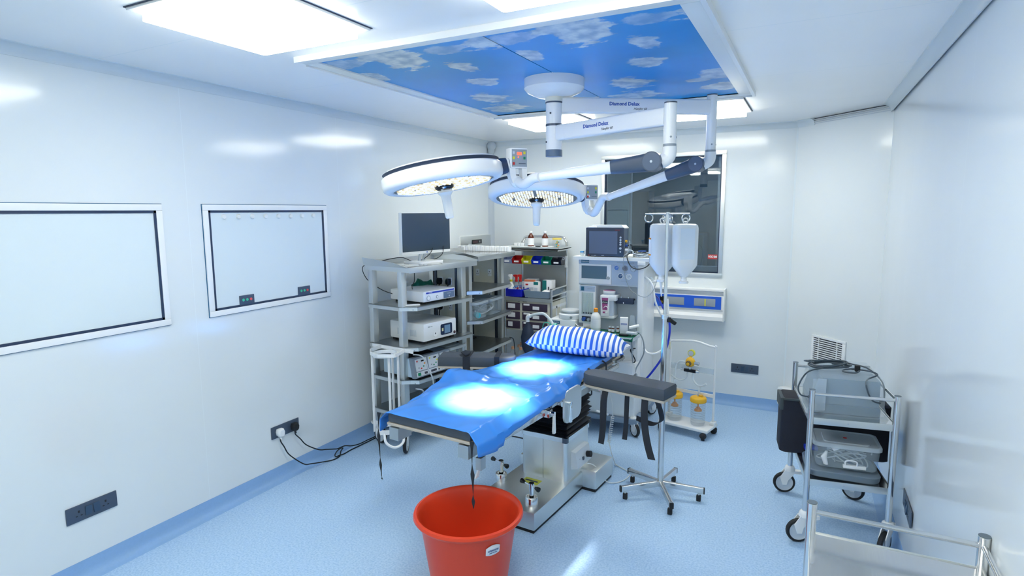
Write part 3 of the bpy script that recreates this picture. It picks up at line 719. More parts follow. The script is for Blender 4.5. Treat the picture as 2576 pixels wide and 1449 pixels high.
# ================================================================== OPERATING TABLE
TA = math.radians(-5.0)
TO = Vector((1.53, -3.415, 0))
def TW(t, s, z=0):     # lateral, lengthwise -> world
    return (TO.x+math.cos(TA)*t-math.sin(TA)*s, TO.y+math.sin(TA)*t+math.cos(TA)*s, z)
def op_table():
    T = thing('operating_table', 'stainless steel operating table with charcoal pads and bellows column', 'operating table', tuple(TO), TA)
    # base (local: x lateral, y lengthwise)
    base = bpy.data.objects.new('base', None)
    m = MB()
    xl, xr, y0, y1 = -.175+.045, .23+.045, .575, 1.36
    m.box(xl, xr, y0, y1, .02, .126, M_steel, .01)
    m.box(xl+.01, xr-.01, y0+.01, y1, .0, .02, M_black)
    for a, b in ((-.22, -.13), (.255, .345)):
        pass
    m.box(xl-.075, xr+.095, 1.21, 1.50, .018, .145, M_steel, .018)
    m.box(xl-.065, xr+.085, 1.22, 1.49, 0, .018, M_black)
    b = m.build('base', T)
    m = MB(); m.box(.0, .115, .885, .955, .1262, .1272, M_lyel); m.box(.012, .10, .915, .93, .1272, .1275, M_ink); m.build('warning_label', b)
    for x, yy in ((.205, .665), (-.16+.045, .835)):
        m = MB(); m.lathe([(0, 0), (.037, 0), (.037, .046), (.034, .05), (.027, .05), (.026, .035), (0, .035)], M_steelp, (x, yy, .125), n=28)
        m.cyl((x, yy, .15), (x, yy, .235), .0135, M_chrome); m.cyl((x, yy, .215), (x, yy, .255), .0165, M_chrome); m.cyl((x, yy, .255), (x, yy, .2565), .0155, M_blackg)
        dx, dy = math.cos(math.radians(20)), math.sin(math.radians(-20))
        m.cyl((x-dx*.062, yy-dy*.062, .238), (x+dx*.045, yy+dy*.045, .238), .0045, M_chrome)
        for sg, l in ((-1, .06), (1, .035)):
            p = Vector((x+sg*dx*l, yy+sg*dy*l, .238)); q = p+Vector((dx, dy, 0))*sg*.034
            m.loftc([(p, .008), (p+(q-p)*.6, .014), (p+(q-p)*.9, .0145), (q, .008)], M_blackg, n=14)
        m.build('floor_lock', T)
    # column
    cx0, cx1, cy0, cy1 = -.065, .258, 1.0, 1.345
    m = MB(); m.prism(rrect(cx0, cx1, cy0, cy1, .03), .12, .405, M_steel, smooth=True)
    m.prism(rrect(cx0-.006, cx1+.006, cy0-.006, cy1+.006, .03), .388, .418, M_steelp, smooth=True)
    m.box((cx0+cx1)/2-.0015, (cx0+cx1)/2+.0015, cy0-.002, cy0, .125, .388, M_steeld)
    m.prism(rrect(cx1-.03, cx1+.0075, cy0-.0075, cy0+.03, .012), .386, .419, M_slate)
    m.build('column', T)
    m = MB(); rings = []; k = 22; mb = mat('bellows_black', (22, 27, 38), .28)
    for i in range(k+1):
        z = .412+(.70-.412)*i/k; e = (.014 if i % 2 else -.006)+.012*math.sin(i*.9)*.5
        rings.append([(x, y, z+.005*math.sin(7*x+5*y+i)) for x, y in rrect(cx0-e+.005, cx1+e-.005, cy0-e, cy1+e, .02, 3)])
    m.loft(rings, mb); m.build('bellows', T)
    # control box on the column side
    m = MB(); m.M = Matrix.Translation((cx1+.0, 1.17, .25))
    m.prism([(0, -.06), (.05, -.045), (.03, .055), (0, .06)], -.10, .10, M_lgrey, axis='Y')
    m.cyl((.042, .05, .0), (.07, .05, .005), .02, M_black, n=18); m.cyl((.036, -.055, .0), (.041, -.055, 0), .004, M_ink)
    m.quad((.0485, -.03, -.035), (.0485, 0, -.035), (.0415, 0, -.005), (.0415, -.03, -.005), M_lgrey)
    m.box(.041, .0505, -.022, -.006, -.015, .004, M_slate)
    m.build('control_box', T)
    # under frame
    m = MB()
    for x0, x1 in ((-.245, -.205), (.205, .245)): m.box(x0, x1, .02, .70, .66, .715, M_steeld, .003)
    m.box(-.24, .24, .86, 1.72, .675, .735, M_steeld, .004)
    m.box(-.10, .28, .95, 1.40, .64, .70, M_steeld, .006)
    m.box(-.25, -.19, -.0, .10, .655, .72, M_steeld); m.box(.19, .25, .0, .10, .655, .72, M_steeld)
    m.build('under_frame', T)
    m = MB()
    for sg in (-1, 1):
        m.box(sg*.272, sg*.284, .10, .70, .665, .718, M_steelp, .003)
        m.box(sg*.285, sg*.297, .74, 1.76, .695, .728, M_steelp, .003)
        for y in (.2, .42, .62, .82, 1.0, 1.4, 1.62): m.cyl((sg*.285, y, .70), (sg*.299, y, .70), .006, M_lgrey, n=8)
        for y in (.85, 1.3, 1.7): m.box(sg*.24, sg*.29, y-.012, y+.012, .70, .722, M_steelp)
    m.build('side_rails', T)
    m = MB(); m.prism(rrect(-.115, .115, -.10, .10, .05), .30, .312, M_steel, axis='X'); m.M = Matrix.Identity(4)
    m.v = [(x, y+.985, z+.655) for x, y, z in m.v]; m.build('joint_cover', T)
    # clamps with lever handles
    for y, s_ in ((.705, 1), (.915, .8)):
        m = MB(); m.box(.275, .31, y-.02, y+.02, .655, .70, M_steelp, .004); m.cyl((.30, y, .68), (.335, y, .68), .012, M_chrome)
        m.loft([[(.33+a*.006, y+b*w, z) for a, b in ((-1, -1), (1, -1), (1, 1), (-1, 1))] for z, w in ((.69, .006), (.64, .008), (.585, .012), (.565, .010))], M_whitep if s_ == 1 else M_chrome)
        m.build('clamp_lever', T)
    m = MB(); m.box(.27, .30, .03, .07, .60, .66, M_steeld); m.loft([[(.285+a*.004+o, .05+b*w, z) for a, b in ((-1, -1), (1, -1), (1, 1), (-1, 1))] for z, w, o in ((.66, .008, 0), (.60, .008, -.01), (.55, .014, -.025))], M_whitep); m.build('clamp_lever', T)
    # decks and pads
    for y0, y1, nm in ((.0, .70, 'leg_pad'), (.712, 1.73, 'back_pad'), (1.745, 1.93, 'head_pad')):
        x = .262 if nm != 'head_pad' else .235
        m = MB(); m.box(-x-.004, x+.004, y0, y1, .728, .742, mat('plywood_edge', (186, 178, 166), .6), .002); d = m.build('deck', T)
        m = MB(); m.box(-x, x, y0+.002, y1-.002, .742, .792, M_pad, .014); m.build(nm, T)
    m = MB(); m.box(-.20, .255, 1.935, 1.955, .70, .79, M_pad, .008); m.box(.245, .265, 1.80, 1.95, .715, .735, M_steelp); m.build('head_frame', T)
    # sockets near the head on the right
    m = MB(); m.box(.285, .335, 1.50, 1.54, .66, .72, M_chrome, .006); m.cyl((.31, 1.52, .66), (.31, 1.52, .70), .022, M_chrome); m.build('rail_clamp', T)
    # arm boards
    def armboard(name, cx, cy, ang, L, lab):
        a = bpy.data.objects.new(name, None); COL.objects.link(a); a.parent = T; a.location = (cx, cy, .742); a.rotation_euler = (0, 0, ang); a['label'] = lab
        w = .082
        pl = [(0, -w), (L, -w), (L, w), (0, w)]+[(-.075*math.sin(math.radians(q)), w*math.cos(math.radians(q))) for q in range(20, 180, 20)]
        m = MB(); m.prism(pl, .0, .013, mat('plywood_edge', (186, 178, 166), .6)); m.build('board', a)
        m = MB(); rings = []
        for z, e in ((.014, .004), (.02, 0), (.068, 0), (.078, .004), (.082, .014)):
            rings.append([(x+(e if x <= 0 else -e), y*(1-e/w), z) for x, y in pl])
        m.loft(rings, M_pad); m.build('pad', a)
        m = MB(); m.cyl((.03, 0, -.03), (.03, 0, 0), .02, M_chrome); m.box(-.03, .06, -.012, .012, -.04, -.025, M_steeld); m.cyl((.05, -.02, -.16), (.05, -.02, -.01), .005, M_chrome); m.cyl((.02, -.02, -.16), (.10, -.02, -.165), .007, M_lgrey)
        m.build('bracket', a)
        return a
    ra = armboard('arm_board', .385, 1.155, math.radians(-8), .49, 'charcoal arm board on the right')
    la = armboard('arm_board', -.33, 1.23, math.radians(180+26), .46, 'charcoal arm board on the left, wrapped with a strap')
    def strap(parent, pts, w, wd, m_=M_strap, name='strap', lab=None):
        """flat hanging webbing: pts centre line, wd width direction list or single"""
        P = spline([Vector(p) for p in pts], 5); n = len(P); D = wd if isinstance(wd, list) else [wd]*2
        m = MB(); ra_ = []
        for i, p in enumerate(P):
            f = i/(n-1)*(len(D)-1); j = min(int(f), len(D)-2); d = (Vector(D[j]).lerp(Vector(D[j+1]), f-j)).normalized()*w/2
            tt = (P[min(i+1, n-1)]-P[max(i-1, 0)]).normalized(); nn = tt.cross(d).normalized()*.0011
            ra_.append([tuple(p-d-nn), tuple(p+d-nn), tuple(p+d+nn), tuple(p-d+nn)])
        m.loft(ra_, m_, smooth=False); return m.build(name, parent, lab)
    # straps hanging from the right arm board (arm board frame)
    strap(ra, [(.11, -.07, 0), (.11, -.088, -.06), (.105, -.085, -.15), (.10, -.08, -.24), (.095, -.09, -.33)], .040, [(1, 0, 0), (1, .3, 0), (1, -.1, 0)])
    strap(ra, [(.245, -.05, 0), (.245, -.055, -.1), (.24, -.05, -.2), (.235, -.055, -.28)], .030, [(1, 0, 0), (1, .1, 0)])
    strap(ra, [(.37, -.07, 0), (.375, -.085, -.08), (.385, -.09, -.17), (.41, -.10, -.26), (.44, -.11, -.33)], .042, [(1, 0, 0), (1, .1, 0), (1, .3, 0)])
    strap(ra, [(.44, -.06, .0), (.435, .0, -.08), (.42, .04, -.15), (.36, .05, -.185), (.25, .06, -.175)], .030, [(1, .2, 0), (.8, .2, .4), (0, .2, 1)])
    # strap wound round the left arm board
    for x, w_ in ((.26, .05), (.05, .035)):
        m = MB()
        for k in range(1):
            e = .0045
            m.loft([[(xx, -.082-e, -.004), (xx, .082+e, -.004), (xx, .082+e, .083+e), (xx, -.082-e, .083+e)] for xx in (x-w_/2, x+w_/2)], M_strap, smooth=False)
        m.build('strap', la)
    m = MB(); m.M = Matrix.Translation((.27, .03, .092)) @ Matrix.Rotation(.5, 4, 'Z') @ Matrix.Rotation(.35, 4, 'Y')
    m.box(-.03, .045, -.03, .02, 0, .006, M_strap, .002); m.box(-.02, .02, -.05, .05, .004, .012, M_strap, .003); m.build('strap_knot', la)
    # thin tapes at the foot end
    def tape(pts, ws, ph):
        P = spline([Vector(p) for p in pts], 8); n = len(P); rg = []
        for i, p in enumerate(P):
            f = i/(n-1); w = .5*(ws[0]+(ws[1]-ws[0])*f)*(1-.75*abs(math.sin(f*PI*ph))); a = f*PI*ph*1.0; d = Vector((math.cos(a), math.sin(a), 0))*w; e = Vector((-d.y, d.x, 0)).normalized()*.0009
            rg.append([tuple(p-d-e), tuple(p+d-e), tuple(p+d+e), tuple(p-d+e)])
        m = MB(); m.loft(rg, M_strap); m.build('foot_strap', T)
    tape([(-.315, -.004, .785), (-.322, -.006, .70), (-.318, -.006, .58), (-.314, -.006, .48), (-.308, -.006, .425)], (.026, .014), 3)
    tape([(.275, -.004, .75), (.28, -.012, .66), (.284, -.014, .56), (.285, -.014, .48), (.286, -.014, .43)], (.026, .018), 2.5)
    for y in (1.53, 1.30):
        strap(T, [(.264, y, .795), (.292, y, .77), (.292, y, .70), (.29, y, .62)], .02, (0, 1, 0), name='side_tie')
    # coiled pendant cord
    pts = [Vector((.31, 1.50, .68)), Vector((.345, 1.52, .50)), Vector((.35, 1.52, .42))]
    m = MB(); m.tube(pts, .0032, M_whitep)
    co = [];  A = Vector((.35, 1.52, .42)); B = Vector((.335, 1.50, .24)); n = 110
    for i in range(n+1): f = i/n; q = f*2*PI*13; co.append(A.lerp(B, f)+Vector((math.cos(q)*.010, math.sin(q)*.010, 0)))
    m.tube(co, .0030, M_whitep, smooth=False, n=6)
    m.tube([B, (.34, 1.55, .12), (.33, 1.64, .02), (.31, 1.68, .006), (.34, 1.66, .006), (.42, 1.62, .006), (.46, 1.58, .006), (.46, 1.48, .006), (.42, 1.40, .006), (.37, 1.37, .02), (.345, 1.33, .10), (.33, 1.25, .17), (.31, 1.20, .195)], .0035, M_whitep)
    m.build('pendant_cord', T)
    return T
TBL = op_table()

# blue sheet draped on the pads
def sheet():
    mt = mat('blue_vinyl_sheet', (60, 138, 230), .20, spec=.6, coat=0)
    ns, ntt = 130, 70
    def left(s):
        P = [(-.03, -.300), (0, -.305), (.3, -.335), (.55, -.375), (.70, -.40), (.85, -.345), (1.0, -.305), (1.2, -.300), (1.5, -.30), (1.76, -.29)]
        for (a, u), (b, v) in zip(P, P[1:]):
            if s <= b: f = (s-a)/(b-a); f = f*f*(3-2*f); return u+(v-u)*f
        return P[-1][1]
    def right(s):
        P = [(-.03, .305), (0, .31), (.25, .318), (.6, .31), (.85, .305), (1.05, .30), (1.2, .275), (1.5, .262), (1.76, .255)]
        for (a, u), (b, v) in zip(P, P[1:]):
            if s <= b: f = (s-a)/(b-a); return u+(v-u)*f
        return P[-1][1]
    def z(s, t):
        e = .7955
        # crumpled folds
        e += .004*noise.noise(Vector((s*3.1, t*5.0, 1.3)))
        w = math.exp(-((s-.80-.35*t)/.26)**2)
        rdg = 1-abs(noise.noise(Vector((s*4.2+t*3.0, t*3.2-s*1.2, 4.7)))*2.0)
        e += w*.027*max(0, rdg-.35)
        rdg2 = 1-abs(noise.noise(Vector((s*2.4-t*4.0, t*2.6+s*3.0, 9.2)))*2.2); e += .016*max(0, rdg2-.55)*(1 if s > .22 else .3)
        # raised tent fold at the left edge
        e += .042*math.exp(-((s-.70)/.13)**2)*max(0, min(1, (-t-.12)/.28))
        e += .012*math.exp(-((s-1.15)/.06)**2)*max(0, (t-.05)/.25)
        e += .006*math.exp(-((s-.12)/.05)**2)*max(0, 1-abs(t+.05)/.3)
        # edges sag past the pad
        o = max(0, t-.262); e -= o*(1.0 if s < .95 else 2.2) * (1.0 if s > .15 else 1.2)
        o = max(0, -t-.262); e -= o*(.9*math.exp(-((s-.0)/.25)**2)+.1)
        return max(e, .7935 if abs(t) < .26 else 0)
    rings = []; top = []
    for i in range(ns+1):
        s = -.012+1.772*i/ns; l, r = left(s), right(s); row = []
        for j in range(ntt+1):
            t = l+(r-l)*j/ntt; row.append((t, s, z(s, t)))
        # short hem hanging on the right side
        hem = .055 if s < .2 else (.03 if s < 1.0 else .02)
        hem *= (1+.25*math.sin(9*s))
        t, s_, zz = row[-1]
        for k in (1, 2, 3): row.append((t+.006*k/3, s_, zz-hem*k/3))
        t, s_, zz = row[0]; hl = .062*math.exp(-((s)/.10)**2)+.004
        row = [(t-.002*k/3, s_, zz-hl*k/3) for k in (3, 2, 1)]+row
        top.append(row)
    m = MB(); n = len(top[0])
    vs = [p for r in top for p in r]; fs = [(i*n+j, i*n+j+1, (i+1)*n+j+1, (i+1)*n+j) for i in range(ns) for j in range(n-1)]
    m.add(vs, fs, mt, True); o = m.build('blue_sheet'); o.location = TO; o.rotation_euler = (0, 0, TA)
    md = o.modifiers.new('thickness', 'SOLIDIFY'); md.thickness = .0012; md.offset = 1
    tag(o, 'glossy blue vinyl sheet spread over the operating table', 'sheet')
sheet()

def pillow():
    m = MB(); mt = bpy.data.materials.new('striped_cotton'); mt.use_nodes = True; nt = mt.node_tree; N = nt.nodes; L = nt.links; b = N['Principled BSDF']; b.inputs['Roughness'].default_value = .8
    tc = N.new('ShaderNodeTexCoord'); sp = N.new('ShaderNodeSeparateXYZ'); L.new(tc.outputs['UV'], sp.inputs[0])
    def mm(op, a, v=None):
        n = N.new('ShaderNodeMath'); n.operation = op; L.new(a, n.inputs[0])
        if v is not None: n.inputs[1].default_value = v
        return n.outputs[0]
    fr = mm('FRACT', mm('MULTIPLY', sp.outputs[0], 9.3)); wide = mm('LESS_THAN', fr, .26)
    f2 = mm('ABSOLUTE', mm('SUBTRACT', fr, .63)); thin = mm('LESS_THAN', f2, .10)
    ad = N.new('ShaderNodeMath'); ad.operation = 'MAXIMUM'; L.new(wide, ad.inputs[0]); L.new(thin, ad.inputs[1])
    mx = N.new('ShaderNodeMix'); mx.data_type = 'RGBA'; mx.inputs['A'].default_value = lin((240, 242, 248)); mx.inputs['B'].default_value = lin((44, 104, 206)); L.new(ad.outputs[0], mx.inputs['Factor']); L.new(mx.outputs['Result'], b.inputs['Base Color'])
    nu, nv = 56, 28; a, bb = .355, .19
    me_v = []; uv = []
    def pos(u, v, sg):
        # u,v in -1..1
        th = (1-abs(u)**3.2)**.55*(1-abs(v)**2.6)**.6 if abs(u) < 1 and abs(v) < 1 else 0
        pinch = 1-.05*(1-abs(v))*0-.10*(abs(v)**2)*(1-abs(u)**2)
        x = u*a*(1-.08*(1-abs(v)**4)*abs(u)**6*1.0); y = v*bb*(1-.13*(1-u*u)*0-.12*(1-abs(u)**6)*abs(v)**4)
        w = .004*math.sin(u*9+v*4)*th+.006*noise.noise(Vector((u*2.5, v*3, sg)))*th
        z = (.118*th*(1-.12*u)+w) if sg > 0 else -(.062*th**.8)
        return (x, y, z)
    vs = []; fs = []; uvs = []
    for sg in (1, -1):
        o = len(vs)
        for i in range(nu+1):
            for j in range(nv+1):
                u = -1+2*i/nu; v = -1+2*j/nv; vs.append(pos(u, v, sg)); uvs.append(((u+1)/2+.012*math.sin(v*2)+ (.018 if sg < 0 else 0), (v+1)/2))
        for i in range(nu):
            for j in range(nv):
                q = [o+i*(nv+1)+j, o+(i+1)*(nv+1)+j, o+(i+1)*(nv+1)+j+1, o+i*(nv+1)+j+1]; fs.append(q if sg > 0 else q[::-1])
    me = bpy.data.meshes.new('striped_pillow'); me.from_pydata(vs, [], fs); me.materials.append(mt)
    ul = me.uv_layers.new(name='UVMap')
    for p in me.polygons:
        p.use_smooth = True
        for li in p.loop_indices: ul.data[li].uv = uvs[me.loops[li].vertex_index]
    o = bpy.data.objects.new('striped_pillow', me); COL.objects.link(o)
    x, y, _ = TW(.03, 1.645); o.location = (x, y, .858); o.rotation_euler = (math.radians(-4), math.radians(2.5), math.radians(8))
    tag(o, 'plump pillow with blue and white stripes at the head of the table', 'pillow')
pillow()
# ================================================================== STEEL RACKS
def rack(lab, loc, rz, W, D, zt, shelves, panel, holder=False, plugs=False):
    t = thing('equipment_rack', lab, 'rack', loc, rz)
    m = MB()
    m.box(-.02, W+.02, -.02, D, zt, zt+.004, M_steelp); m.box(-.02, W+.02, -.022, -.018, zt-.004, zt+.038, M_steel, .002)
    m.v = [(x, y, z) for x, y, z in m.v]
    m.box(-.02, W+.02, -.02, D, zt+.030, zt+.036, M_steelp, .002)
    for x0, x1, sx in ((-.022, -.016, -1), (W+.016, W+.022, 1)):
        m.box(x0, x1, -.02, D, zt, zt+.036, M_steel)
        m.loft([[(x0+sx*.0, y, zt+.034), (x0+sx*.020, y, zt+.034+h), (x0+sx*.024, y, zt+.034+h), (x0+sx*.008, y, zt+.034)] for y, h in ((-.02, .006), (.12, .034), (D, .062))], M_steel, smooth=False)
    m.box(-.02, W+.02, D-.004, D, zt, zt+.07, M_steel)
    m.build('top_tray', t)
    lw = [(0.0, .05), (W-.055, W)]
    for i, (x0, x1) in enumerate(lw):
        for y0 in (.085, D-.055):
            m = MB(); m.box(x0, x1, y0, y0+.045, .185, zt, M_steel, .002); m.box(x0+.006, x1-.006, y0+.003, y0+.042, .18, .186, M_black); m.cyl(((x0+x1)/2, y0+.022, .14), ((x0+x1)/2, y0+.022, .19), .016, M_steelp); m.build('leg', t)
    for z in shelves:
        m = MB(); c = .035
        pl = [(.03+c, -.005), (W-.0-c, -.005), (W-.0, -.005+c), (W, D-.02), (-.015, D-.02), (-.015, .10), (.03, .05)]
        m.prism(pl, z-.005, z, mat('shelf_steel', (150, 158, 162), .34, 1)); 
        n = len(pl)
        for (a, b) in zip(pl, pl[1:]+pl[:1]):
            q = (Vector(b)-Vector(a)).normalized(); nn = Vector((-q.y, q.x))*.003
            m.prism([a, b, (b[0]+nn.x, b[1]+nn.y), (a[0]+nn.x, a[1]+nn.y)], z-.030, z, M_steel)
        for x in (.02, W-.02): m.cyl((x, -.004, z-.014), (x, -.009, z-.014), .004, M_grey, n=8)
        m.build('shelf', t)
    # cream socket panel closing the right end between dark uprights
    xp = W-.045; y0, y1 = .165, D-.095
    m = MB(); m.box(xp, xp+.02, y0, y1, .25, zt-.03, M_cream); m.build('power_panel', t)
    for y in (y0-.03, y1+.002):
        m = MB(); m.box(xp-.006, xp+.022, y, y+.028, .2, zt, mat('dark_upright', (72, 84, 100), .25, .6), .002); m.build('upright', t)
    for zz in (1.235, 1.02):
        for k, yy in enumerate((y1-.05, y0+.05)):
            m = MB(); m.box(xp-.006, xp, yy-.019, yy+.019, zz-.032, zz+.032, M_whitep, .003); m.box(xp-.008, xp-.006, yy-.004, yy+.004, zz+.006, zz+.014, M_ink); m.box(xp-.008, xp-.006, yy-.010, yy-.005, zz-.014, zz-.006, M_ink); m.box(xp-.008, xp-.006, yy+.005, yy+.010, zz-.014, zz-.006, M_ink)
            o = m.build('outlet', t)
            if plugs and not (zz < 1.1 and k == 1):
                m = MB(); m.loft([[(xp-.006-d, yy+a*.02*k_, zz+b_*.028*k_-.002) for a, b_ in ((-.7, 1), (.7, 1), (1, 0), (.6, -1), (-.6, -1), (-1, 0))] for d, k_ in ((.003, .9), (.03, 1), (.045, .7))], M_blackg)
                m.tube([(xp-.03, yy, zz-.025), (xp-.035, yy+.002, zz-.06), (xp-.02, yy+.012, zz-.11)], .005, M_cable); m.build('plug', o)
    for i, (x, y, a) in enumerate(((.025, .107, 215), (W-.03, .107, 160), (.025, D-.033, 265), (W-.03, D-.033, 60))):
        castor('castor', t, (x, y, 0), math.radians(a), r=.070)
    if holder:
        h = bpy.data.objects.new('cylinder_holder', None); COL.objects.link(h); h.parent = t; h['label'] = 'white strap metal holder for a gas cylinder'
        m = MB(); Wt = M_white; zz = .80
        ar = [(-.115+.095*math.cos(math.radians(q)), .16+.095*math.sin(math.radians(q))) for q in range(-30, 215, 12)]
        def strip(pts, z0, z1, w=.004):
            for a, b in zip(pts, pts[1:]):
                q = (Vector(b)-Vector(a)).normalized(); n = Vector((-q.y, q.x))*w; m.prism([a, b, (b[0]+n.x, b[1]+n.y), (a[0]+n.x, a[1]+n.y)], z0, z1, Wt)
        strip([(-.012, -.03), (-.018, .40)], zz-.012, zz+.014, .008)
        strip([(-.018, .06), (-.17, .0), (-.235, .10)], zz-.012, zz+.012, .008)
        strip([(-.235, .10), (-.21, .20), (-.15, .27), (-.018, .30)], zz-.012, zz+.012, .008)
        ar2 = [(-.125+.088*math.cos(math.radians(q)), .15+.088*math.sin(math.radians(q))) for q in range(0, 361, 15)]
        strip(ar2, zz-.03, zz-.004)
        for x, y in ((-.165, .065), (-.045, .10), (-.035, .17), (-.19, .215)): m.box(x-.010, x+.010, y-.003, y+.003, .20, zz, Wt, .001)
        strip(ar2, .20, .235)
        m.tube([(-.20, .10, .21), (-.21, .07, .15), (-.16, .03, .11), (-.08, .03, .13), (-.04, .08, .21)], .010, Wt); m.build('holder_frame', h)
    return t
RACK1 = rack('stainless equipment rack in front, carrying the flat monitor', (.59, -2.27, 0), math.radians(81), .72, .46, 1.378, [1.118, .815, .565, .30], (.42, .60), holder=True, plugs=True)
RACK2 = rack('stainless rack behind the first, holding clear plastic tubs', (.672, -1.44, 0), math.radians(91), .66, .49, 1.402, [1.14, .882, .612, .33], (.22, .52))
def R1(x, y, z): a = math.radians(81); return (.59+math.cos(a)*x-math.sin(a)*y, -2.27+math.sin(a)*x+math.cos(a)*y, z)
def R2(x, y, z): a = math.radians(91); return (.672+math.cos(a)*x-math.sin(a)*y, -1.44+math.sin(a)*x+math.cos(a)*y, z)

def desk_monitor():
    t = thing('desk_monitor', 'flat white rimmed computer monitor on top of the front rack', 'monitor', R1(.385, .235, 1.4145), math.radians(81))
    m = MB(); m.prism(rrect(-.13, .13, -.10, .10, .02), 0, .014, M_white); m.build('stand_base', t)
    m = MB()
    for x in (-.034, .014): m.loft([[(x+a, y+b+o, z) for a, b in ((0, 0), (.022, 0), (.022, .012), (0, .012))] for z, o, y in ((.012, .02, 0), (.20, -.03, 0))], M_lgrey, smooth=False)
    m.build('stand_neck', t)
    m = MB(); m.box(-.268, .268, -.045, -.012, .072, .392, M_whitep, .004); m.box(-.15, .15, -.012, .01, .12, .33, M_whitep, .006); m.build('casing', t)
    m = MB(); m.box(-.264, .264, -.0465, -.045, .095, .388, mat('monitor_glass', (58, 72, 84), .22)); m.build('screen', t)
    m = MB(); m.box(-.01, .002, -.047, -.045, .080, .088, M_inkb); m.build('badge', t)
desk_monitor()
cord('monitor_cable', 'thin black cable looping behind the monitor stand', [R1(.43, .17, 1.53), R1(.42, .2, 1.48), R1(.40, .27, 1.43), R1(.33, .30, 1.424), R1(.22, .30, 1.46), R1(.12, .33, 1.455), R1(.05, .40, 1.43), R1(-.03, .47, 1.40), R1(.0, .46, 1.3), R1(.08, .40, 1.22), R1(.15, .35, 1.18)], .003)
cord('monitor_cable', 'thin black cable hanging from the right side of the monitor', [R1(.56, .18, 1.54), R1(.565, .2, 1.47), R1(.53, .25, 1.43), R1(.42, .28, 1.422), R1(.34, .27, 1.422)], .003)
cord('device_cable', 'black cable hanging below the tray to the upper white device', [R1(.10, .05, 1.375), R1(.105, .06, 1.30), R1(.14, .12, 1.26), R1(.22, .2, 1.22)], .003)
cord('device_cable', 'black cable end behind the lower white device', [R1(.02, .14, 1.02), R1(.12, .16, 1.01), R1(.17, .24, .99)], .003)

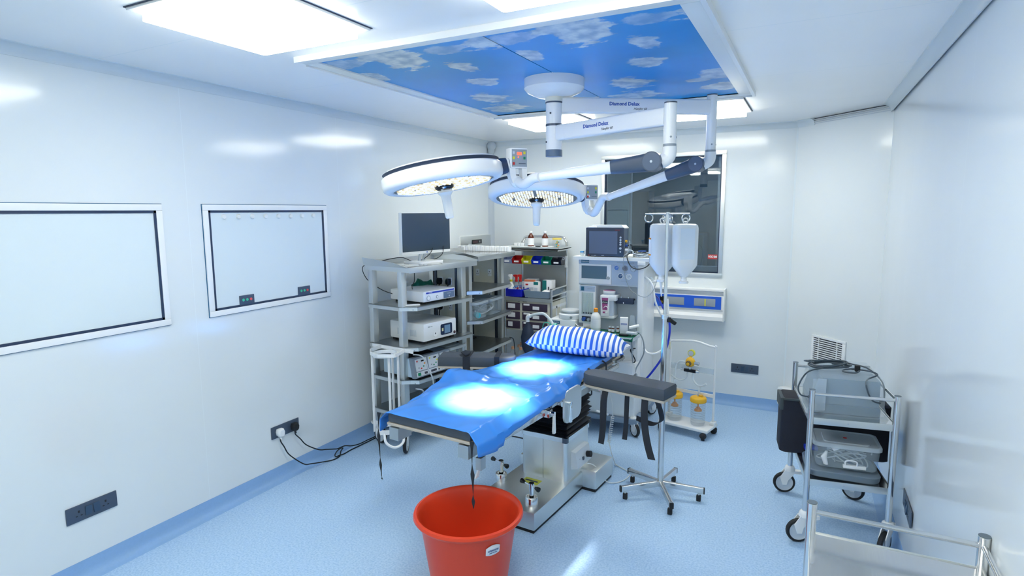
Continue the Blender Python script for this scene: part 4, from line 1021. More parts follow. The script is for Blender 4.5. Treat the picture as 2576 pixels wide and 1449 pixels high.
def devices():
    t = thing('endoscopy_processor', 'flat white device with blue stripe on the upper rack shelf', 'medical device', R1(.165, .03, 1.118), math.radians(81))
    m = MB(); m.box(0, .36, 0, .36, .016, .098, M_whitep, .012); m.build('casing', t)
    m = MB()
    for x in (.04, .32):
        for y in (.04, .32): m.cyl((x, y, 0), (x, y, .02), .016, M_blackg)
    m.build('feet', t)
    m = MB(); m.box(.03, .345, -.002, .0, .078, .090, mat('stripe_blue', (40, 66, 176), .35)); o = m.build('stripe', t)
    text('lettering', 'OLYMPUS', .009, M_paper, o, facing((.075, -.0025, .084), (1, 0, 0), (0, 0, 1)))
    m = MB(); m.box(.222, .348, -.002, 0, .024, .074, mat('slate_panel', (98, 116, 138), .35), .001); o = m.build('side_panel', t)
    text('lettering', 'CONNECT', .009, M_lgrey, o, facing((.285, -.0025, .058), (1, 0, 0), (0, 0, 1))); mm = MB(); mm.disc((.285, -.002, .038), .006, M_lgrey); mm.build('jack', o)
    m = MB()
    m.lathe([(.016, 0), (.018, -.002), (.020, 0)], M_grey, (.055, -.001, .045), n=24, axis='Y'); m.disc((.055, 0, .045), .015, M_white); m.build('power_button', t)
    m = MB(); m.disc((.15, 0, .045), .012, M_grey); m.disc((.15, -.002, .045), .008, M_white); m.build('socket', t)
    m = MB(); m.M = Matrix.Rotation(-.5, 4, 'Z'); m.box(-.11, -.0, .0, .028, .0, .012, M_white, .003); o = m.build('white_bracket'); o.location = R1(.13, .03, 1.1185); o.rotation_euler = (0, 0, math.radians(81)); tag(o, 'small white plastic piece beside the upper white device', 'bracket')
    t = thing('camera_control_unit', 'tall white device with a dark touch screen on the rack', 'medical device', R1(.16, .03, .815), math.radians(81))
    m = MB(); m.box(0, .37, 0, .37, .016, .155, M_whitep, .012); m.build('casing', t)
    m = MB()
    for x in (.03, .34):
        for y in (.03, .34): m.box(x-.015, x+.015, y-.015, y+.015, 0, .02, M_black)
    m.build('feet', t)
    m = MB(); m.prism([(a, b) for a, b in rrect(.185, .315, .040, .125, .014)], -.004, 0, mat('screen_bezel', (36, 48, 78), .25), axis='Y'); o = m.build('screen_bezel', t)
    m = MB(); m.box(.225, .29, -.0055, -.004, .048, .112, mat('touch_screen', (110, 140, 168), .2)); m.build('screen', o)
    m = MB(); m.box(.196, .212, -.0055, -.004, .07, .095, mat('beige_key', (200, 196, 150), .4)); m.build('key', o)
    m = MB(); m.disc((.345, 0, .04), .012, mat('dark_red_key', (70, 50, 62), .3), h=.004); m.build('power_button', t)
    m = MB(); m.disc((.125, 0, .06), .022, M_white, h=.002); m.disc((.125, -.002, .066), .006, M_ink, h=.001); m.build('camera_port', t)
    m = MB(); [m.box(-.0015, 0, .08+.01*k, .085+.01*k, .05, .10, M_lgrey) for k in range(7)]; [m.box(-.0015, 0, .22+.01*k, .225+.01*k, .05, .10, M_lgrey) for k in range(7)]; m.build('side_vents', t)
    text('lettering', 'SPIES CAM', .010, M_grey, t, facing((.07, -.0012, .125), (1, 0, 0), (0, 0, 1)))
    # diathermy unit
    t = thing('diathermy_unit', 'grey electrosurgical unit with coloured keys on the lower rack shelf', 'medical device', R1(.04, .02, .565), math.radians(81))
    m = MB(); m.prism([(.0, .018), (.33, .018), (.33, .16), (.03, .16)], 0, .40, mat('unit_casing', (176, 198, 216), .4), axis='X'); m.v = [(x, y, z) for x, y, z in m.v]; m.build('casing', t)
    dg = mat('unit_frame', (122, 136, 152), .4)
    m = MB(); m.prism([(-.012, .014), (.02, .014), (.05, .164), (.018, .164)], -.004, .405, dg, axis='X'); m.build('front_frame', t)
    m = MB(); m.cyl((.05, .05, 0), (.05, .05, .018), .015, M_black); m.cyl((.35, .05, 0), (.35, .05, .018), .015, M_black); m.cyl((.05, .30, 0), (.05, .30, .018), .015, M_black); m.cyl((.35, .30, 0), (.35, .30, .018), .015, M_black); m.build('feet', t)
    sl = .03/.15
    def fp(x0, x1, z0, z1, mt, name, par, d=.002):
        m = MB(); y = lambda z: -.012+(z-.014)*sl
        m.add([(x0, y(z0)-d, z0), (x1, y(z0)-d, z0), (x1, y(z1)-d, z1), (x0, y(z1)-d, z1), (x0, y(z0)+.001, z0), (x1, y(z0)+.001, z0), (x1, y(z1)+.001, z1), (x0, y(z1)+.001, z1)], [(0, 1, 2, 3), (4, 7, 6, 5), (0, 4, 5, 1), (1, 5, 6, 2), (2, 6, 7, 3), (3, 7, 4, 0)], mt); return m.build(name, par)
    for x0 in (.02, .155, .29):
        o = fp(x0, min(x0+.12, .395), .062, .150, M_lgrey, 'key_panel', t)
        for k, (dx, z, c) in enumerate(((.02, .135, M_red), (.075, .132, M_blackg), (.095, .11, M_orange), (.03, .085, M_grey), (.055, .078, M_red), (.08, .09, M_green))):
            w_ = .014 if k == 1 else .006; 
            if x0+dx+w_ < .395: fp(x0+dx-w_, x0+dx+w_, z-.005, z+.005, c if x0 < .1 or k % 2 else (M_lyel if k < 3 else M_green), 'key', o, .0035)
    o = fp(.02, .395, .022, .055, M_lgrey, 'socket_strip', t)
    fp(.03, .06, .027, .050, M_green, 'mains_switch', o, .004)
    for a, b in ((.10, .13), (.17, .23), (.25, .265), (.29, .32), (.35, .38)): fp(a, b, .030, .046, M_ink, 'connector', o, .0035)
    # pouch on top
    m = MB()
    m.loft([[(x+.0, y, z) for x, y, z in ((-.0, .02+q, .7305+.0), (.24, .0+q, .731), (.25, .10+q, .742+.01*math.sin(q*30)), (.02, .13+q, .745+.008*math.cos(q*30)))] for q in (0, .03, .07, .10)], M_blackg)
    a = math.radians(81); o = m.build('black_pouch'); o.location = R1(.05, .06, 0); o.rotation_euler = (0, 0, a); tag(o, 'floppy black pouch lying on the grey electrosurgical unit', 'pouch')
    cord('grey_hose', 'light grey cable draped over the front of the electrosurgical unit', [R1(.06, .05, .755), R1(.10, .01, .745), R1(.13, -.012, .70), R1(.15, -.015, .64), R1(.18, -.03, .56), R1(.20, -.02, .47)], .005, M_lgrey)
    m = MB(); m.tube([R1(.05, .02, .50), R1(.10, .0, .48), R1(.14, .03, .44), R1(.2, .05, .40)], .005, M_lgrey); o = m.build('grey_hose'); tag(o, 'short light cable under the lower rack shelf', 'cable')
devices()

M_tubb = clear('tub_plastic', (206, 224, 238), .28); M_tubl = clear('tub_lid_plastic', (206, 220, 232), .6, .2)
def tub(name, lab, loc, rz, L, W, Hh, lidm=M_tubl, bodym=M_tubb, group=None, contents=None, red=False):
    t = thing(name, lab, 'plastic tub', loc, rz, group)
    m = MB(); k = .88
    ring = lambda s, z, e=0: [(x*s+e*0, y*s, z) for x, y in rrect(-L/2, L/2, -W/2, W/2, .035)]
    m.loft([ring(k, 0), ring(k+.03, .01), ring(.97, Hh-.012), ring(.975, Hh-.003)], bodym, cap=False)
    m.loft([ring(k-.02, .0015), ring(k, .003)], bodym, cap=True)
    m.build('tub_body', t)
    m = MB(); m.loft([ring(1.0, Hh-.014), ring(1.02, Hh-.012), ring(1.02, Hh+.004), ring(1.0, Hh+.009), ring(.94, Hh+.010), ring(.90, Hh+.004), ring(.70, Hh+.004), ring(.68, Hh+.010), ring(.0001, Hh+.010)], lidm, cap=False)
    m.build('lid', t)
    if red:
        m = MB(); m.cyl((.0, 0, Hh+.010), (.0, 0, Hh+.0115), .010, M_red); m.build('red_label', t)
    return t
tub('storage_tub', 'clear lidded tub behind the electrosurgical unit on the rack', R1(.575, .22, .565), math.radians(81), .24, .34, .15)
def green_wrap():
    m = MB(); rings = []
    for i in range(9):
        f = i/8; r = []
        for j in range(14):
            q = 2*PI*j/14; n = noise.noise(Vector((f*4, math.cos(q)*1.5, math.sin(q)*1.5)))
            ry = .045*(1+.7*n)*math.sin(PI*min(max(f, .06), .94)); rz_ = .052*(1+.8*n)*math.sin(PI*min(max(f, .06), .94))
            r.append((-.13+.29*f, ry*math.cos(q), .085-.04*f*f*1.6+rz_*math.sin(q)+.01*n))
        rings.append(r)
    m.loft(rings, M_gcloth); o = m.build('green_cloth'); o.location = R1(.50, .355, 1.135); o.rotation_euler = (0, 0, math.radians(81)); tag(o, 'crumpled dark green cloth behind the upper white device', 'cloth')
green_wrap()
def tube_bundle(name, lab, c, sx, sy, sz, n, mt, r=.004, seed=1, cat='tubing'):
    rnd = random.Random(seed); m = MB()
    for k in range(n):
        pts = []; ph = rnd.random()*6; cc = Vector((rnd.uniform(-.2, .2)*sx, rnd.uniform(-.2, .2)*sy, rnd.uniform(.2, .7)*sz))
        for i in range(9):
            q = ph+i*.75; pts.append((c[0]+cc.x+sx*.38*math.cos(q)*(1-.02*i), c[1]+cc.y+sy*.38*math.sin(q), c[2]+max(r, cc.z*.8+sz*.3*math.sin(q*1.3+ph))))
        m.tube(pts, r, mt, n=6)
    o = m.build(name); return tag(o, lab, cat)
tub('storage_tub', 'clear lidded tub with a turquoise cap inside on the second rack', R2(.15, .20, .882), math.radians(91), .25, .32, .145)
tub('storage_tub', 'clear lidded tub with white connectors, rear of two on the second rack', R2(.44, .20, .882), math.radians(91), .25, .32, .14)
tube_bundle('breathing_tube', 'coiled pale tubing inside the front tub of the second rack', R2(.15, .20, .888), .17, .24, .08, 4, M_lgrey, .006, 3)
tube_bundle('breathing_tube', 'coiled pale tubing inside the rear tub of the second rack', R2(.44, .20, .888), .17, .24, .08, 4, M_white, .006, 5)
m = MB(); p = Vector(R2(.12, .09, .918)); m.cyl(p, p+Vector((.035, -.02, 0)), .026, mat('turquoise_plastic', (60, 170, 190), .4)); m.cyl(p-Vector((.05, -.03, 0)), p, .02, M_clear2); tag(m.build('mask_connector'), 'turquoise connector inside the front tub of the second rack', 'connector')
cord('shelf_cable', 'black cable loop lying on the lower shelf of the second rack', [R2(.06, .42, .618), R2(.05, .36, .617), R2(.15, .36, .617), R2(.35, .34, .617), R2(.52, .32, .617), R2(.50, .36, .617), R2(.3, .40, .617), R2(.1, .44, .617)], .004)
cord('shelf_cable', 'black cable hanging off the lower right end of the second rack', [R2(.655, .03, .618), R2(.675, .0, .60), R2(.68, -.01, .53), R2(.68, -.015, .45), R2(.67, -.01, .38)], .004)
m = MB()
for i in range(22): y = .002+i*.026; m.box(.60, .655, y, y+.024, 1.439, 1.4395+.045+.004*(i % 2), M_white, .004)
o = m.build('instrument_tray'); o.location = (.672, -1.44, 0); o.rotation_euler = (0, 0, math.radians(91)); tag(o, 'white ribbed plastic tray along the edge of the second rack top', 'tray')

# ================================================================== DRAWER CART IN THE CORNER
def drawer_cart():
    t = thing('drawer_cart', 'steel supply cart with six dark drawers against the back wall', 'cart', (.44, -.50, 0))
    W = .50; D = .40
    for x, y, zt in ((-.005, .0, 1.06), (W, 0, 1.06)): m = MB(); m.cyl((x, y, .11), (x, y, zt), .0125, M_steelp); m.cyl((x, y, zt), (x, y, zt+.004), .013, M_black); m.build('front_post', t)
    m = MB()
    m.tube([(W, 0, .99), (W, D, .99)], .008, M_steelp, smooth=False); m.build('side_rail', t); m = MB(); m.tube([(W, 0, 1.055), (W, D, 1.055)], .008, M_steelp, smooth=False); m.build('side_rail', t)
    m = MB(); m.tube([(-.0, D, .11), (0, D, 1.38), (0, D, 1.47), (.02, D, 1.52), (.07, D, 1.55), (W-.07, D, 1.55), (W-.02, D, 1.52), (W, D, 1.47), (W, D, 1.38), (W, D, .11)], .0125, M_steelp, n=12); m.build('rear_hoop', t)
    m = MB(); m.box(0, W, D-.008, D-.004, 1.02, 1.44, M_steeld); m.build('back_sheet', t); m = MB(); m.box(0, W, D-.012, D-.004, .12, .6, mat('back_sheet', (150, 152, 146), .5)); m.build('back_panel', t)
    m = MB(); m.box(-.10, W+.05, .06, D, 1.44, 1.447, M_steelp); m.box(-.10, W+.05, .06, .064, 1.44, 1.462, M_steel); m.box(W+.046, W+.05, .06, D, 1.44, 1.462, M_steel); m.box(-.10, -.096, .06, D, 1.44, 1.462, M_steel)
    m.tube([(-.06, D, 1.428), (-.06, .12, 1.428), (-.03, .085, 1.428), (W-.02, .085, 1.428), (W+.02, .12, 1.428), (W+.02, D, 1.428)], .009, M_steelp); m.build('top_shelf', t)
    m = MB(); m.box(-.01, W+.01, -.015, D, .945, .955, M_steelp); m.box(-.01, W+.01, -.018, -.012, .93, .965, M_steel); m.build('work_surface', t)
    m = MB(); m.box(0.0, W, .0, D-.02, .63, .93, M_cream, .004); m.box(W-.0, W+.003, .0, D-.02, .86, .89, M_white); m.box(W, W+.003, .12, .145, .5, .88, M_white); m.build('cabinet', t)
    dk = mat('aubergine_drawer', (62, 52, 72), .4)
    for x0, x1 in ((.014, .165), (.192, .462)):
        for z0 in (.833, .742, .648):
            m = MB(); m.box(x0, x1, -.010, .0, z0, z0+.076, dk, .003); d = m.build('drawer', t)
            m = MB()
            if x0 < .1: m.box(x0+.02, x0+(.10 if z0 != .648 else .07), -.0115, -.010, z0+.02, z0+.066, M_paper)
            else: m.box(x0+.015, x0+.08, -.0115, -.010, z0+.055, z0+.073, M_paper); m.build('drawer_label', d); m = MB(); m.box(x0+.115, x0+.185, -.0115, -.010, z0+.018, z0+.05, M_paper)
            m.build('drawer_label', d)
    text('lettering', 'A-5', .016, M_ink, t, facing((.15, -.0008, .921), (1, 0, 0), (0, 0, 1))); text('lettering', 'DRUGS', .014, M_ink, t, facing((.215, -.0008, .921), (1, 0, 0), (0, 0, 1)))
    m = MB(); m.box(0, W, .0, D, .24, .25, M_steelp); m.box(0, W, -.003, 0, .235, .265, M_steel)
    m.build('lower_shelf', t)
    m = MB()
    for k in range(5): m.box(.03, .09, D-.0135, D-.012, .52+k*.014, .527+k*.014, M_ink); m.box(.14, .22, D-.0135, D-.012, .52+k*.014, .527+k*.014, M_ink)
    m.build('louvres', t)
    m = MB(); m.box(.0, W, .19, .20, 1.30, 1.36, M_steel); m.box(W-.012, W+.012, D-.03, D-.014, 1.24, 1.36, M_whitep, .003); m.build('bin_rail', t)
    m = MB(); m.cyl((W+.0, .05, 1.365), (W+.04, .05, 1.365), .012, M_black); m.tube([(W-.03, .02, 1.375), (W+.02, .02, 1.375), (W+.12, .015, 1.375), (W+.125, .015, 1.355), (W+.112, .015, 1.35), (W+.108, .015, 1.362)], .0025, M_steelp); m.build('hook_arm', t)
    for x, y, a in ((0, 0, 220), (W, 0, 300), (0, D, 120), (W, D, 60)): castor('castor', t, (x, y, 0), math.radians(a), r=.05)
    for i, (nm, c) in enumerate((('lavender', (168, 180, 214)), ('red', (196, 36, 36)), ('yellow', (222, 214, 40)), ('blue', (20, 60, 200)), ('green', (16, 134, 108)), ('black', (22, 26, 40)))):
        w_ = .103; x = .36+i*.108; mm_ = mat('bin_'+nm, c, .35)
        b = thing('parts_bin', nm+' open front parts bin on the rail of the drawer cart', 'bin', (x, -.31, 1.288), group='coloured bins on the drawer cart')
        m = MB()
        side = [(.0, .035), (.0, .045), (-.085, .0+.045)]
        def wall(x0, x1): m.prism([(-.085, 0), (0, 0), (0, .078), (-.05, .078), (-.100, .044)], x0, x1, mm_, axis='X')
        wall(0, .003); wall(w_-.003, w_)
        m.box(0, w_, -.085, 0, 0, .003, mm_); m.box(0, w_, -.003, 0, 0, .078, mm_)
        m.add([(0, -.085, 0), (w_, -.085, 0), (w_, -.103, .044), (0, -.103, .044), (0, -.082, 0), (w_, -.082, 0), (w_, -.100, .044), (0, -.100, .044)], [(0, 1, 2, 3), (7, 6, 5, 4), (3, 2, 6, 7), (0, 3, 7, 4), (1, 5, 6, 2), (0, 4, 5, 1)], mm_)
        m.build('bin_body', b)
        m = MB(); m.box(w_*.25, w_*.75, -.1005, -.099, .016, .032, M_paper); m.build('bin_label', b)
drawer_cart()
def bottle_obj(name, lab, loc, prof, mt, cap, capm, lm=None, group=None, n=24, cat='bottle'):
    t = thing(name, lab, cat, loc, 0, group)
    m = MB(); m.lathe(prof, mt, n=n); m.build('bottle_body', t)
    m = MB(); m.lathe(cap, capm, n=n); m.build('cap', t)
    if lm:
        m = MB(); m.lathe([(lm[0], lm[1]), (lm[0], lm[2])], M_paper, n=n); m.build('paper_label', t)
    return t
pa = [(0, 0), (.031, 0), (.032, .004), (.032, .088), (.029, .100), (.014, .122), (.0125, .128), (.0125, .142), (0, .142)]
for x, lab in ((.645, 'left brown glass bottle with white label on the drawer cart'), (.80, 'right brown glass bottle with white label on the drawer cart')):
    bottle_obj('amber_bottle', lab, (x, -.33, 1.4625), pa, M_amber, [(.0145, .131), (.0155, .133), (.0155, .148), (.013, .151), (0, .151)], M_white, (.0326, .012, .083), 'brown bottles on the drawer cart')
def misc_cart():
    m = MB(); m.box(.36, .84, -.43, -.20, 1.4475, 1.4625, M_white, .004); tag(m.build('paper_tray'), 'white paper lined tray under the brown bottles', 'tray')
    for i, (x, w_) in enumerate(((.44, .035), (.485, .03), (.52, .035), (.565, .04))):
        m = MB(); m.box(x, x+w_, -.30, -.25, 1.463, 1.492, M_white if i != 3 else M_lgrey, .002); o = m.build('small_carton'); tag(o, 'small white carton, %s in the row left of the brown bottles' % ('first', 'second', 'third', 'fourth')[i], 'carton', 'small cartons on the drawer cart')
    t = thing('sweet_jar', 'clear jar with yellow lid at the right end of the cart top', 'jar', (.94, -.36, 1.4475))
    m = MB(); m.lathe([(0, .001), (.042, .001), (.046, .01), (.046, .075), (.04, .088)], M_clear, n=24); m.build('jar_body', t)
    m = MB(); m.lathe([(.044, .086), (.046, .088), (.046, .104), (0, .106)], mat('lid_yellow', (240, 216, 110), .4), n=24); m.build('lid', t)
    rnd = random.Random(4)
    for i in range(9):
        q = rnd.random()*6.28; r = rnd.random()*.026; m = MB(); m.sphere((.94+r*math.cos(q), -.36+r*math.sin(q), 1.460+.007*i), .012, (M_orange, mat('teal_item', (40, 170, 170), .4), M_lyel)[i % 3], n=8, sc=(1, 1, .7)); tag(m.build('wrapped_item'), 'small coloured item inside the yellow lidded jar', 'wrapped item', 'small items in the yellow lidded jar')
    m = MB(); m.box(.70, .80, -.42, -.40, 1.463, 1.467, M_white); m.box(.74, .79, -.43, -.405, 1.467, 1.474, M_blackg, .002); tag(m.build('pen_and_paper'), 'folded paper with a black pen in front of the brown bottles', 'paper')
    def tray(name, lab, x0, x1, y0, y1, z, h, mt):
        m = MB(); e = .012
        o_ = lambda q, zz, s: [(x, y, zz) for x, y in rrect(x0+q, x1-q, y0+q, y1-q, .015, 3)]
        m.loft([o_(e+.003, z+.003, 0), o_(.003, z+h, 0), o_(0, z+h, 0), o_(e, z, 0)], mt, cap=False); m.prism(rrect(x0+e, x1-e, y0+e, y1-e, .015, 3), z, z+.003, mt); return tag(m.build(name), lab, 'tray')
    tray('blue_tray', 'deep royal blue plastic tray on the drawer cart', .415, .625, -.50, -.13, .966, .075, mat('tray_blue', (20, 34, 196), .35))
    tray('grey_tray', 'shallow slate grey tray beside the blue tray', .635, .925, -.50, -.13, .966, .068, mat('tray_grey', (128, 150, 170), .35))
    # spray bottles
    def spray(lab, x, y, z, mt, tr, h=1.0):
        t = thing('spray_bottle', lab, 'spray bottle', (x, y, z), 0, 'spray bottles on the drawer cart')
        m = MB(); m.lathe([(0, 0), (.028*h, 0), (.031*h, .01), (.031*h, .07), (.022*h, .105), (.012, .13), (.012, .145)], mt, n=20); m.build('bottle_body', t)
        m = MB(); m.lathe([(.014, .135), (.015, .137), (.015, .155), (0, .156)], tr, n=16); m.loft([[(a, b*.008, zz) for a, zz, b in ((-.03, q, -1), (.02, q, -1), (.02, q, 1), (-.03, q, 1))] if 0 else [(x0+o, -.008, q), (x1+o, -.008, q), (x1+o, .008, q), (x0+o, .008, q)] for q, x0, x1, o in ((.155, -.008, .01, 0), (.18, -.01, .012, 0), (.19, -.032, .014, 0), (.203, -.034, .012, 0), (.207, -.02, .006, 0))], tr if tr != M_lyel else M_white)
        m.loft([[(-.022+o, -.004, q), (-.014+o, -.004, q), (-.014+o, .004, q), (-.022+o, .004, q)] for q, o in ((.19, 0), (.165, -.006), (.15, -.012))], M_white)
        m.build('trigger', t)
        return t
    spray('white spray bottle with yellow collar at the left of the drawer cart', .455, -.40, .970, M_whitep, M_lyel, 1.1)
    spray('clear spray bottle with red trigger in the blue tray', .515, -.40, .970, M_clear, M_red)
    spray('second clear spray bottle with red trigger in the blue tray', .55, -.38, .970, M_clear, M_red)
    m = MB(); rnd = random.Random(2)
    for i in range(60):
        x, y, z = .50+rnd.random()*.09, -.47+rnd.random()*.05, .972+rnd.random()*.09; q = rnd.random()*3
        m.box(x-.004, x+.004, y-.003, y+.003, z-.008, z+.008, (M_red, M_inkb, mat('ampoule_blue', (60, 150, 220), .3), M_white)[i % 4])
    o = m.build('ampoules'); tag(o, 'many small red and blue ampoules heaped in the blue tray', 'ampoules'); o['kind'] = 'stuff'
    def carton(lab, x0, x1, y0, y1, z0, z1, c, bands, rz=0):
        t = thing('carton', lab, 'carton', (x0, y0, z0), rz); m = MB(); m.box(0, x1-x0, 0, y1-y0, 0, z1-z0, c, .0015); m.build('box', t)
        for (a, b, c_, d, mt) in bands:
            m = MB(); m.box(a*(x1-x0), b*(x1-x0), -.0008, 0, c_*(z1-z0), d*(z1-z0), mt); m.build('printed_band', t)
        return t
    carton('white carton with an orange edge in the blue tray', .575, .70-.005, -.34, -.22, .970, 1.125, M_paper, [(.0, 1, .86, 1, mat('box_orange', (226, 130, 90), .5)), (.2, .8, .35, .5, M_lgrey), (.1, .35, .62, .72, M_red)], .1)
    carton('white carton with blue print behind the spray bottles', .53, .585, -.30, -.25, .970, 1.10, M_paper, [(.2, .9, .4, .55, M_inkb)], .0)
    carton('slim white and dark green carton in the grey tray', .715, .765, -.42, -.36, .970, 1.115, M_paper, [(0, 1, .8, 1, mat('box_green', (10, 110, 110), .5)), (.15, .85, .15, .6, M_lgrey)])
    carton('green and white carton behind the slim one in the grey tray', .775, .875, -.34, -.24, .970, 1.125, M_paper, [(0, .45, .0, 1, mat('box_green', (10, 110, 110), .5)), (.6, .75, .4, .6, M_ink)])
    m = MB(); rings = []
    for i in range(7):
        f = i/6; rings.append([(.80+.11*f, -.44+.05*math.cos(q*PI/5)*math.sin(PI*(.1+.8*f)), .995+.05*abs(math.sin(q*PI/5))*math.sin(PI*(.1+.8*f))*(1+.3*noise.noise(Vector((f*5, q, 0))))) for q in range(10)])
    m.loft(rings, M_paper); tag(m.build('gauze'), 'heap of white gauze in the grey tray', 'gauze')
    # bottles under the cart
    k = 0
    for i in range(5):
        for j in range(3):
            x, y = .50+i*.088+.02*(j % 2), -.46+j*.10
            bottle_obj('empty_bottle', 'clear plastic bottle with pale orange cap under the drawer cart', (x, y, .2505), [(0, 0), (.033, 0), (.035, .01), (.035, .11), (.03, .13), (.013, .16), (.013, .17)], M_clear, [(.0, .196), (.015, .196), (.016, .17), (.0, .169)] if 1 else None, mat('cap_pale_orange', (226, 168, 130), .5), None, 'clear bottles under the drawer cart', 14)
misc_cart()
# ================================================================== ANAESTHESIA MACHINE
def anaesthesia():
    t = thing('anaesthesia_machine', 'white and blue grey anaesthesia machine behind the pillow', 'anaesthesia machine', (1.41, -1.0, 0))
    W = .545
    m = MB(); m.box(-.02, W+.03, -.20, .42, .10, .145, mat('base_blue_grey', (130, 150, 172), .4), .01); m.build('base', t)
    m = MB(); m.box(.0, W, -.17, .38, .145, .60, M_white, .01); m.box(.0, W, -.10, .38, .60, .80, M_white, .006); m.build('lower_cabinet', t)
    m = MB()
    m.box(.015, W-.015, -.178, -.17, .40, .585, M_white, .004); m.box(.2, W-.2, -.19, -.178, .555, .572, M_lgrey, .004); m.build('drawer', t)
    m = MB(); m.box(.015, W-.015, -.178, -.17, .16, .385, M_whitep, .004); m.build('lower_door', t)
    m = MB(); m.box(.28, W-.02, -.112, -.10, .635, .78, M_white, .006); m.box(.33, .36, -.116, -.112, .75, .775, M_inkb); m.build('drawer', t)
    m = MB(); m.prism(rrect(-.03, W, -.24, .0, .03), .792, .818, M_lgrey); m.build('worktop', t)
    m = MB(); m.box(.10, W, .10, .38, .80, 1.2, M_lgrey, .004); m.build('back_column', t)
    m = MB(); m.box(W-.035, W+.012, -.005, .38, .145, 1.405, M_white, .006); m.box(W-.038, W-.034, -.006, .1, .82, 1.39, M_lgrey); m.build('side_panel', t)
    m = MB(); m.box(.0, W-.035, -.002, .38, 1.192, 1.40, M_lgrey, .004); m.build('upper_housing', t)
    m = MB(); m.box(.0, W-.035, -.006, -.002, 1.37, 1.405, M_pgrey); o = m.build('title_strip', t)
    m = MB(); m.box(.022, .092, -.0075, -.006, 1.378, 1.403, mat('teal_badge', (30, 96, 128), .4)); m.build('badge', o)
    text('lettering', 'MAGLOSYS', .013, M_paper, o, facing((.057, -.0078, 1.390), (1, 0, 0), (0, 0, 1)))
    text('lettering', 'WORKSTATION ENGINE', .013, M_grey, o, facing((.405, -.0068, 1.387), (1, 0, 0), (0, 0, 1)))
    m = MB(); m.box(.004, .285, -.008, -.002, 1.205, 1.368, M_white, .002); o = m.build('screen_module', t)
    m = MB(); m.box(.027, .248, -.0095, -.008, 1.247, 1.355, mat('ventilator_screen', (84, 112, 130), .25)); m.build('screen', o)
    m = MB(); m.lathe([(0, -.028), (.012, -.028), (.014, -.008)], M_grey, (.262, .0, 1.258), n=20, axis='Y'); m.lathe([(.014, -.012), (.018, -.012), (.019, -.008)], M_white, (.262, .0, 1.258), n=20, axis='Y'); m.build('rotary_knob', o)
    m = MB(); m.box(.290, W-.038, -.006, -.002, 1.205, 1.368, M_pgrey); o = m.build('gauge_panel', t)
    for x, z, f, rim in ((.332, 1.345, (90, 130, 200), M_lgrey), (.402, 1.343, (120, 120, 134), M_grey), (.470, 1.340, (196, 208, 220), M_grey), (.366, 1.278, (62, 92, 132), M_white), (.436, 1.276, (196, 208, 224), M_white)):
        mm = MB(); mm.lathe([(0, -.012), (.019, -.012), (.0195, -.016), (.0225, -.016), (.0235, -.006)], rim, (x, .0, z), n=24, axis='Y'); mm.disc((x, -.012, z), .0188, mat('dial_%d' % f[0], f, .25), h=.001, n=20)
        mm.M = Matrix.Translation((x, -.0135, z)) @ Matrix.Rotation(.8, 4, 'Y'); mm.box(-.001, .001, -.001, 0, -.004, .014, M_paper if f[0] < 100 else M_ink); mm.build('pressure_gauge', o)
    text('lettering', 'SUPPLY PRESSURE', .007, M_grey, o, facing((.40, -.0065, 1.310), (1, 0, 0), (0, 0, 1))); text('lettering', 'CYLINDER PRESSURE', .007, M_grey, o, facing((.40, -.0065, 1.236), (1, 0, 0), (0, 0, 1)))
    # flowmeter bank
    m = MB(); m.box(.004, .150, -.004, .30, .862, 1.188, M_white, .004); o = m.build('flowmeter_housing', t)
    m = MB(); m.box(.010, .146, -.006, -.004, 1.135, 1.182, M_pgrey); m.box(.024, .050, -.0075, -.006, 1.142, 1.176, mat('teal_badge', (30, 96, 128), .4)); m.build('title_plate', o); text('lettering', 'COMPACT AN', .007, M_grey, o, facing((.10, -.0065, 1.160), (1, 0, 0), (0, 0, 1)))
    m = MB(); m.box(.032, .132, -.006, -.004, .942, 1.126, mat('flow_window', (196, 212, 212), .15)); m.box(.030, .036, -.008, -.004, .940, 1.128, M_steeld); o2 = m.build('flow_window', o)
    for k in range(4):
        x = .050+k*.022; m = MB(); m.cyl((x, -.010, .955), (x, -.010, 1.12), .0045, M_clear, n=10); m.cyl((x, -.010, .945), (x, -.010, .957), .006, M_ink, n=10)
        for q in range(10): m.box(x-.003, x+.003, -.0152, -.0148, .965+q*.015, .9656+q*.015, M_ink)
        m.build('flow_tube', o2)
    m = MB(); m.box(.032, .118, -.007, -.004, .878, .922, M_ink); m.cyl((.055, -.007, .90), (.055, -.035, .90), .016, M_inkb, n=16); m.cyl((.098, -.007, .898), (.098, -.03, .898), .013, M_steeld, n=16); m.build('flow_knobs', o)
    # vaporiser
    m = MB(); m.box(.205, .325, -.04, .08, .922, .945, M_white, .008); m.prism(rrect(.216, .318, -.035, .08, .02), .945, 1.08, M_lgrey); m.box(.212, .284, -.052, .0, .940, 1.115, M_white, .006); m.box(.205, .345, -.048, .10, 1.072, 1.118, M_white, .01)
    m.cyl((.268, .01, 1.118), (.268, .01, 1.136), .050, M_lgrey, n=28); m.cyl((.268, .01, 1.136), (.268, .01, 1.152), .053, M_white, n=28); m.cyl((.268, .01, 1.152), (.268, .01, 1.154), .048, mat('mauve', (188, 120, 156), .4), n=28)
    o = m.build('vaporiser', t, 'white vaporiser with mauve label')
    m = MB(); mv = mat('magenta_label', (168, 82, 136), .4)
    m.add([(.222, -.0535, 1.098), (.278, -.0535, 1.098), (.270, -.0535, .995), (.230, -.0535, .995), (.222, -.052, 1.098), (.278, -.052, 1.098), (.270, -.052, .995), (.230, -.052, .995)], [(3, 2, 1, 0), (4, 5, 6, 7), (0, 1, 5, 4), (1, 2, 6, 5), (2, 3, 7, 6), (3, 0, 4, 7)], mv)
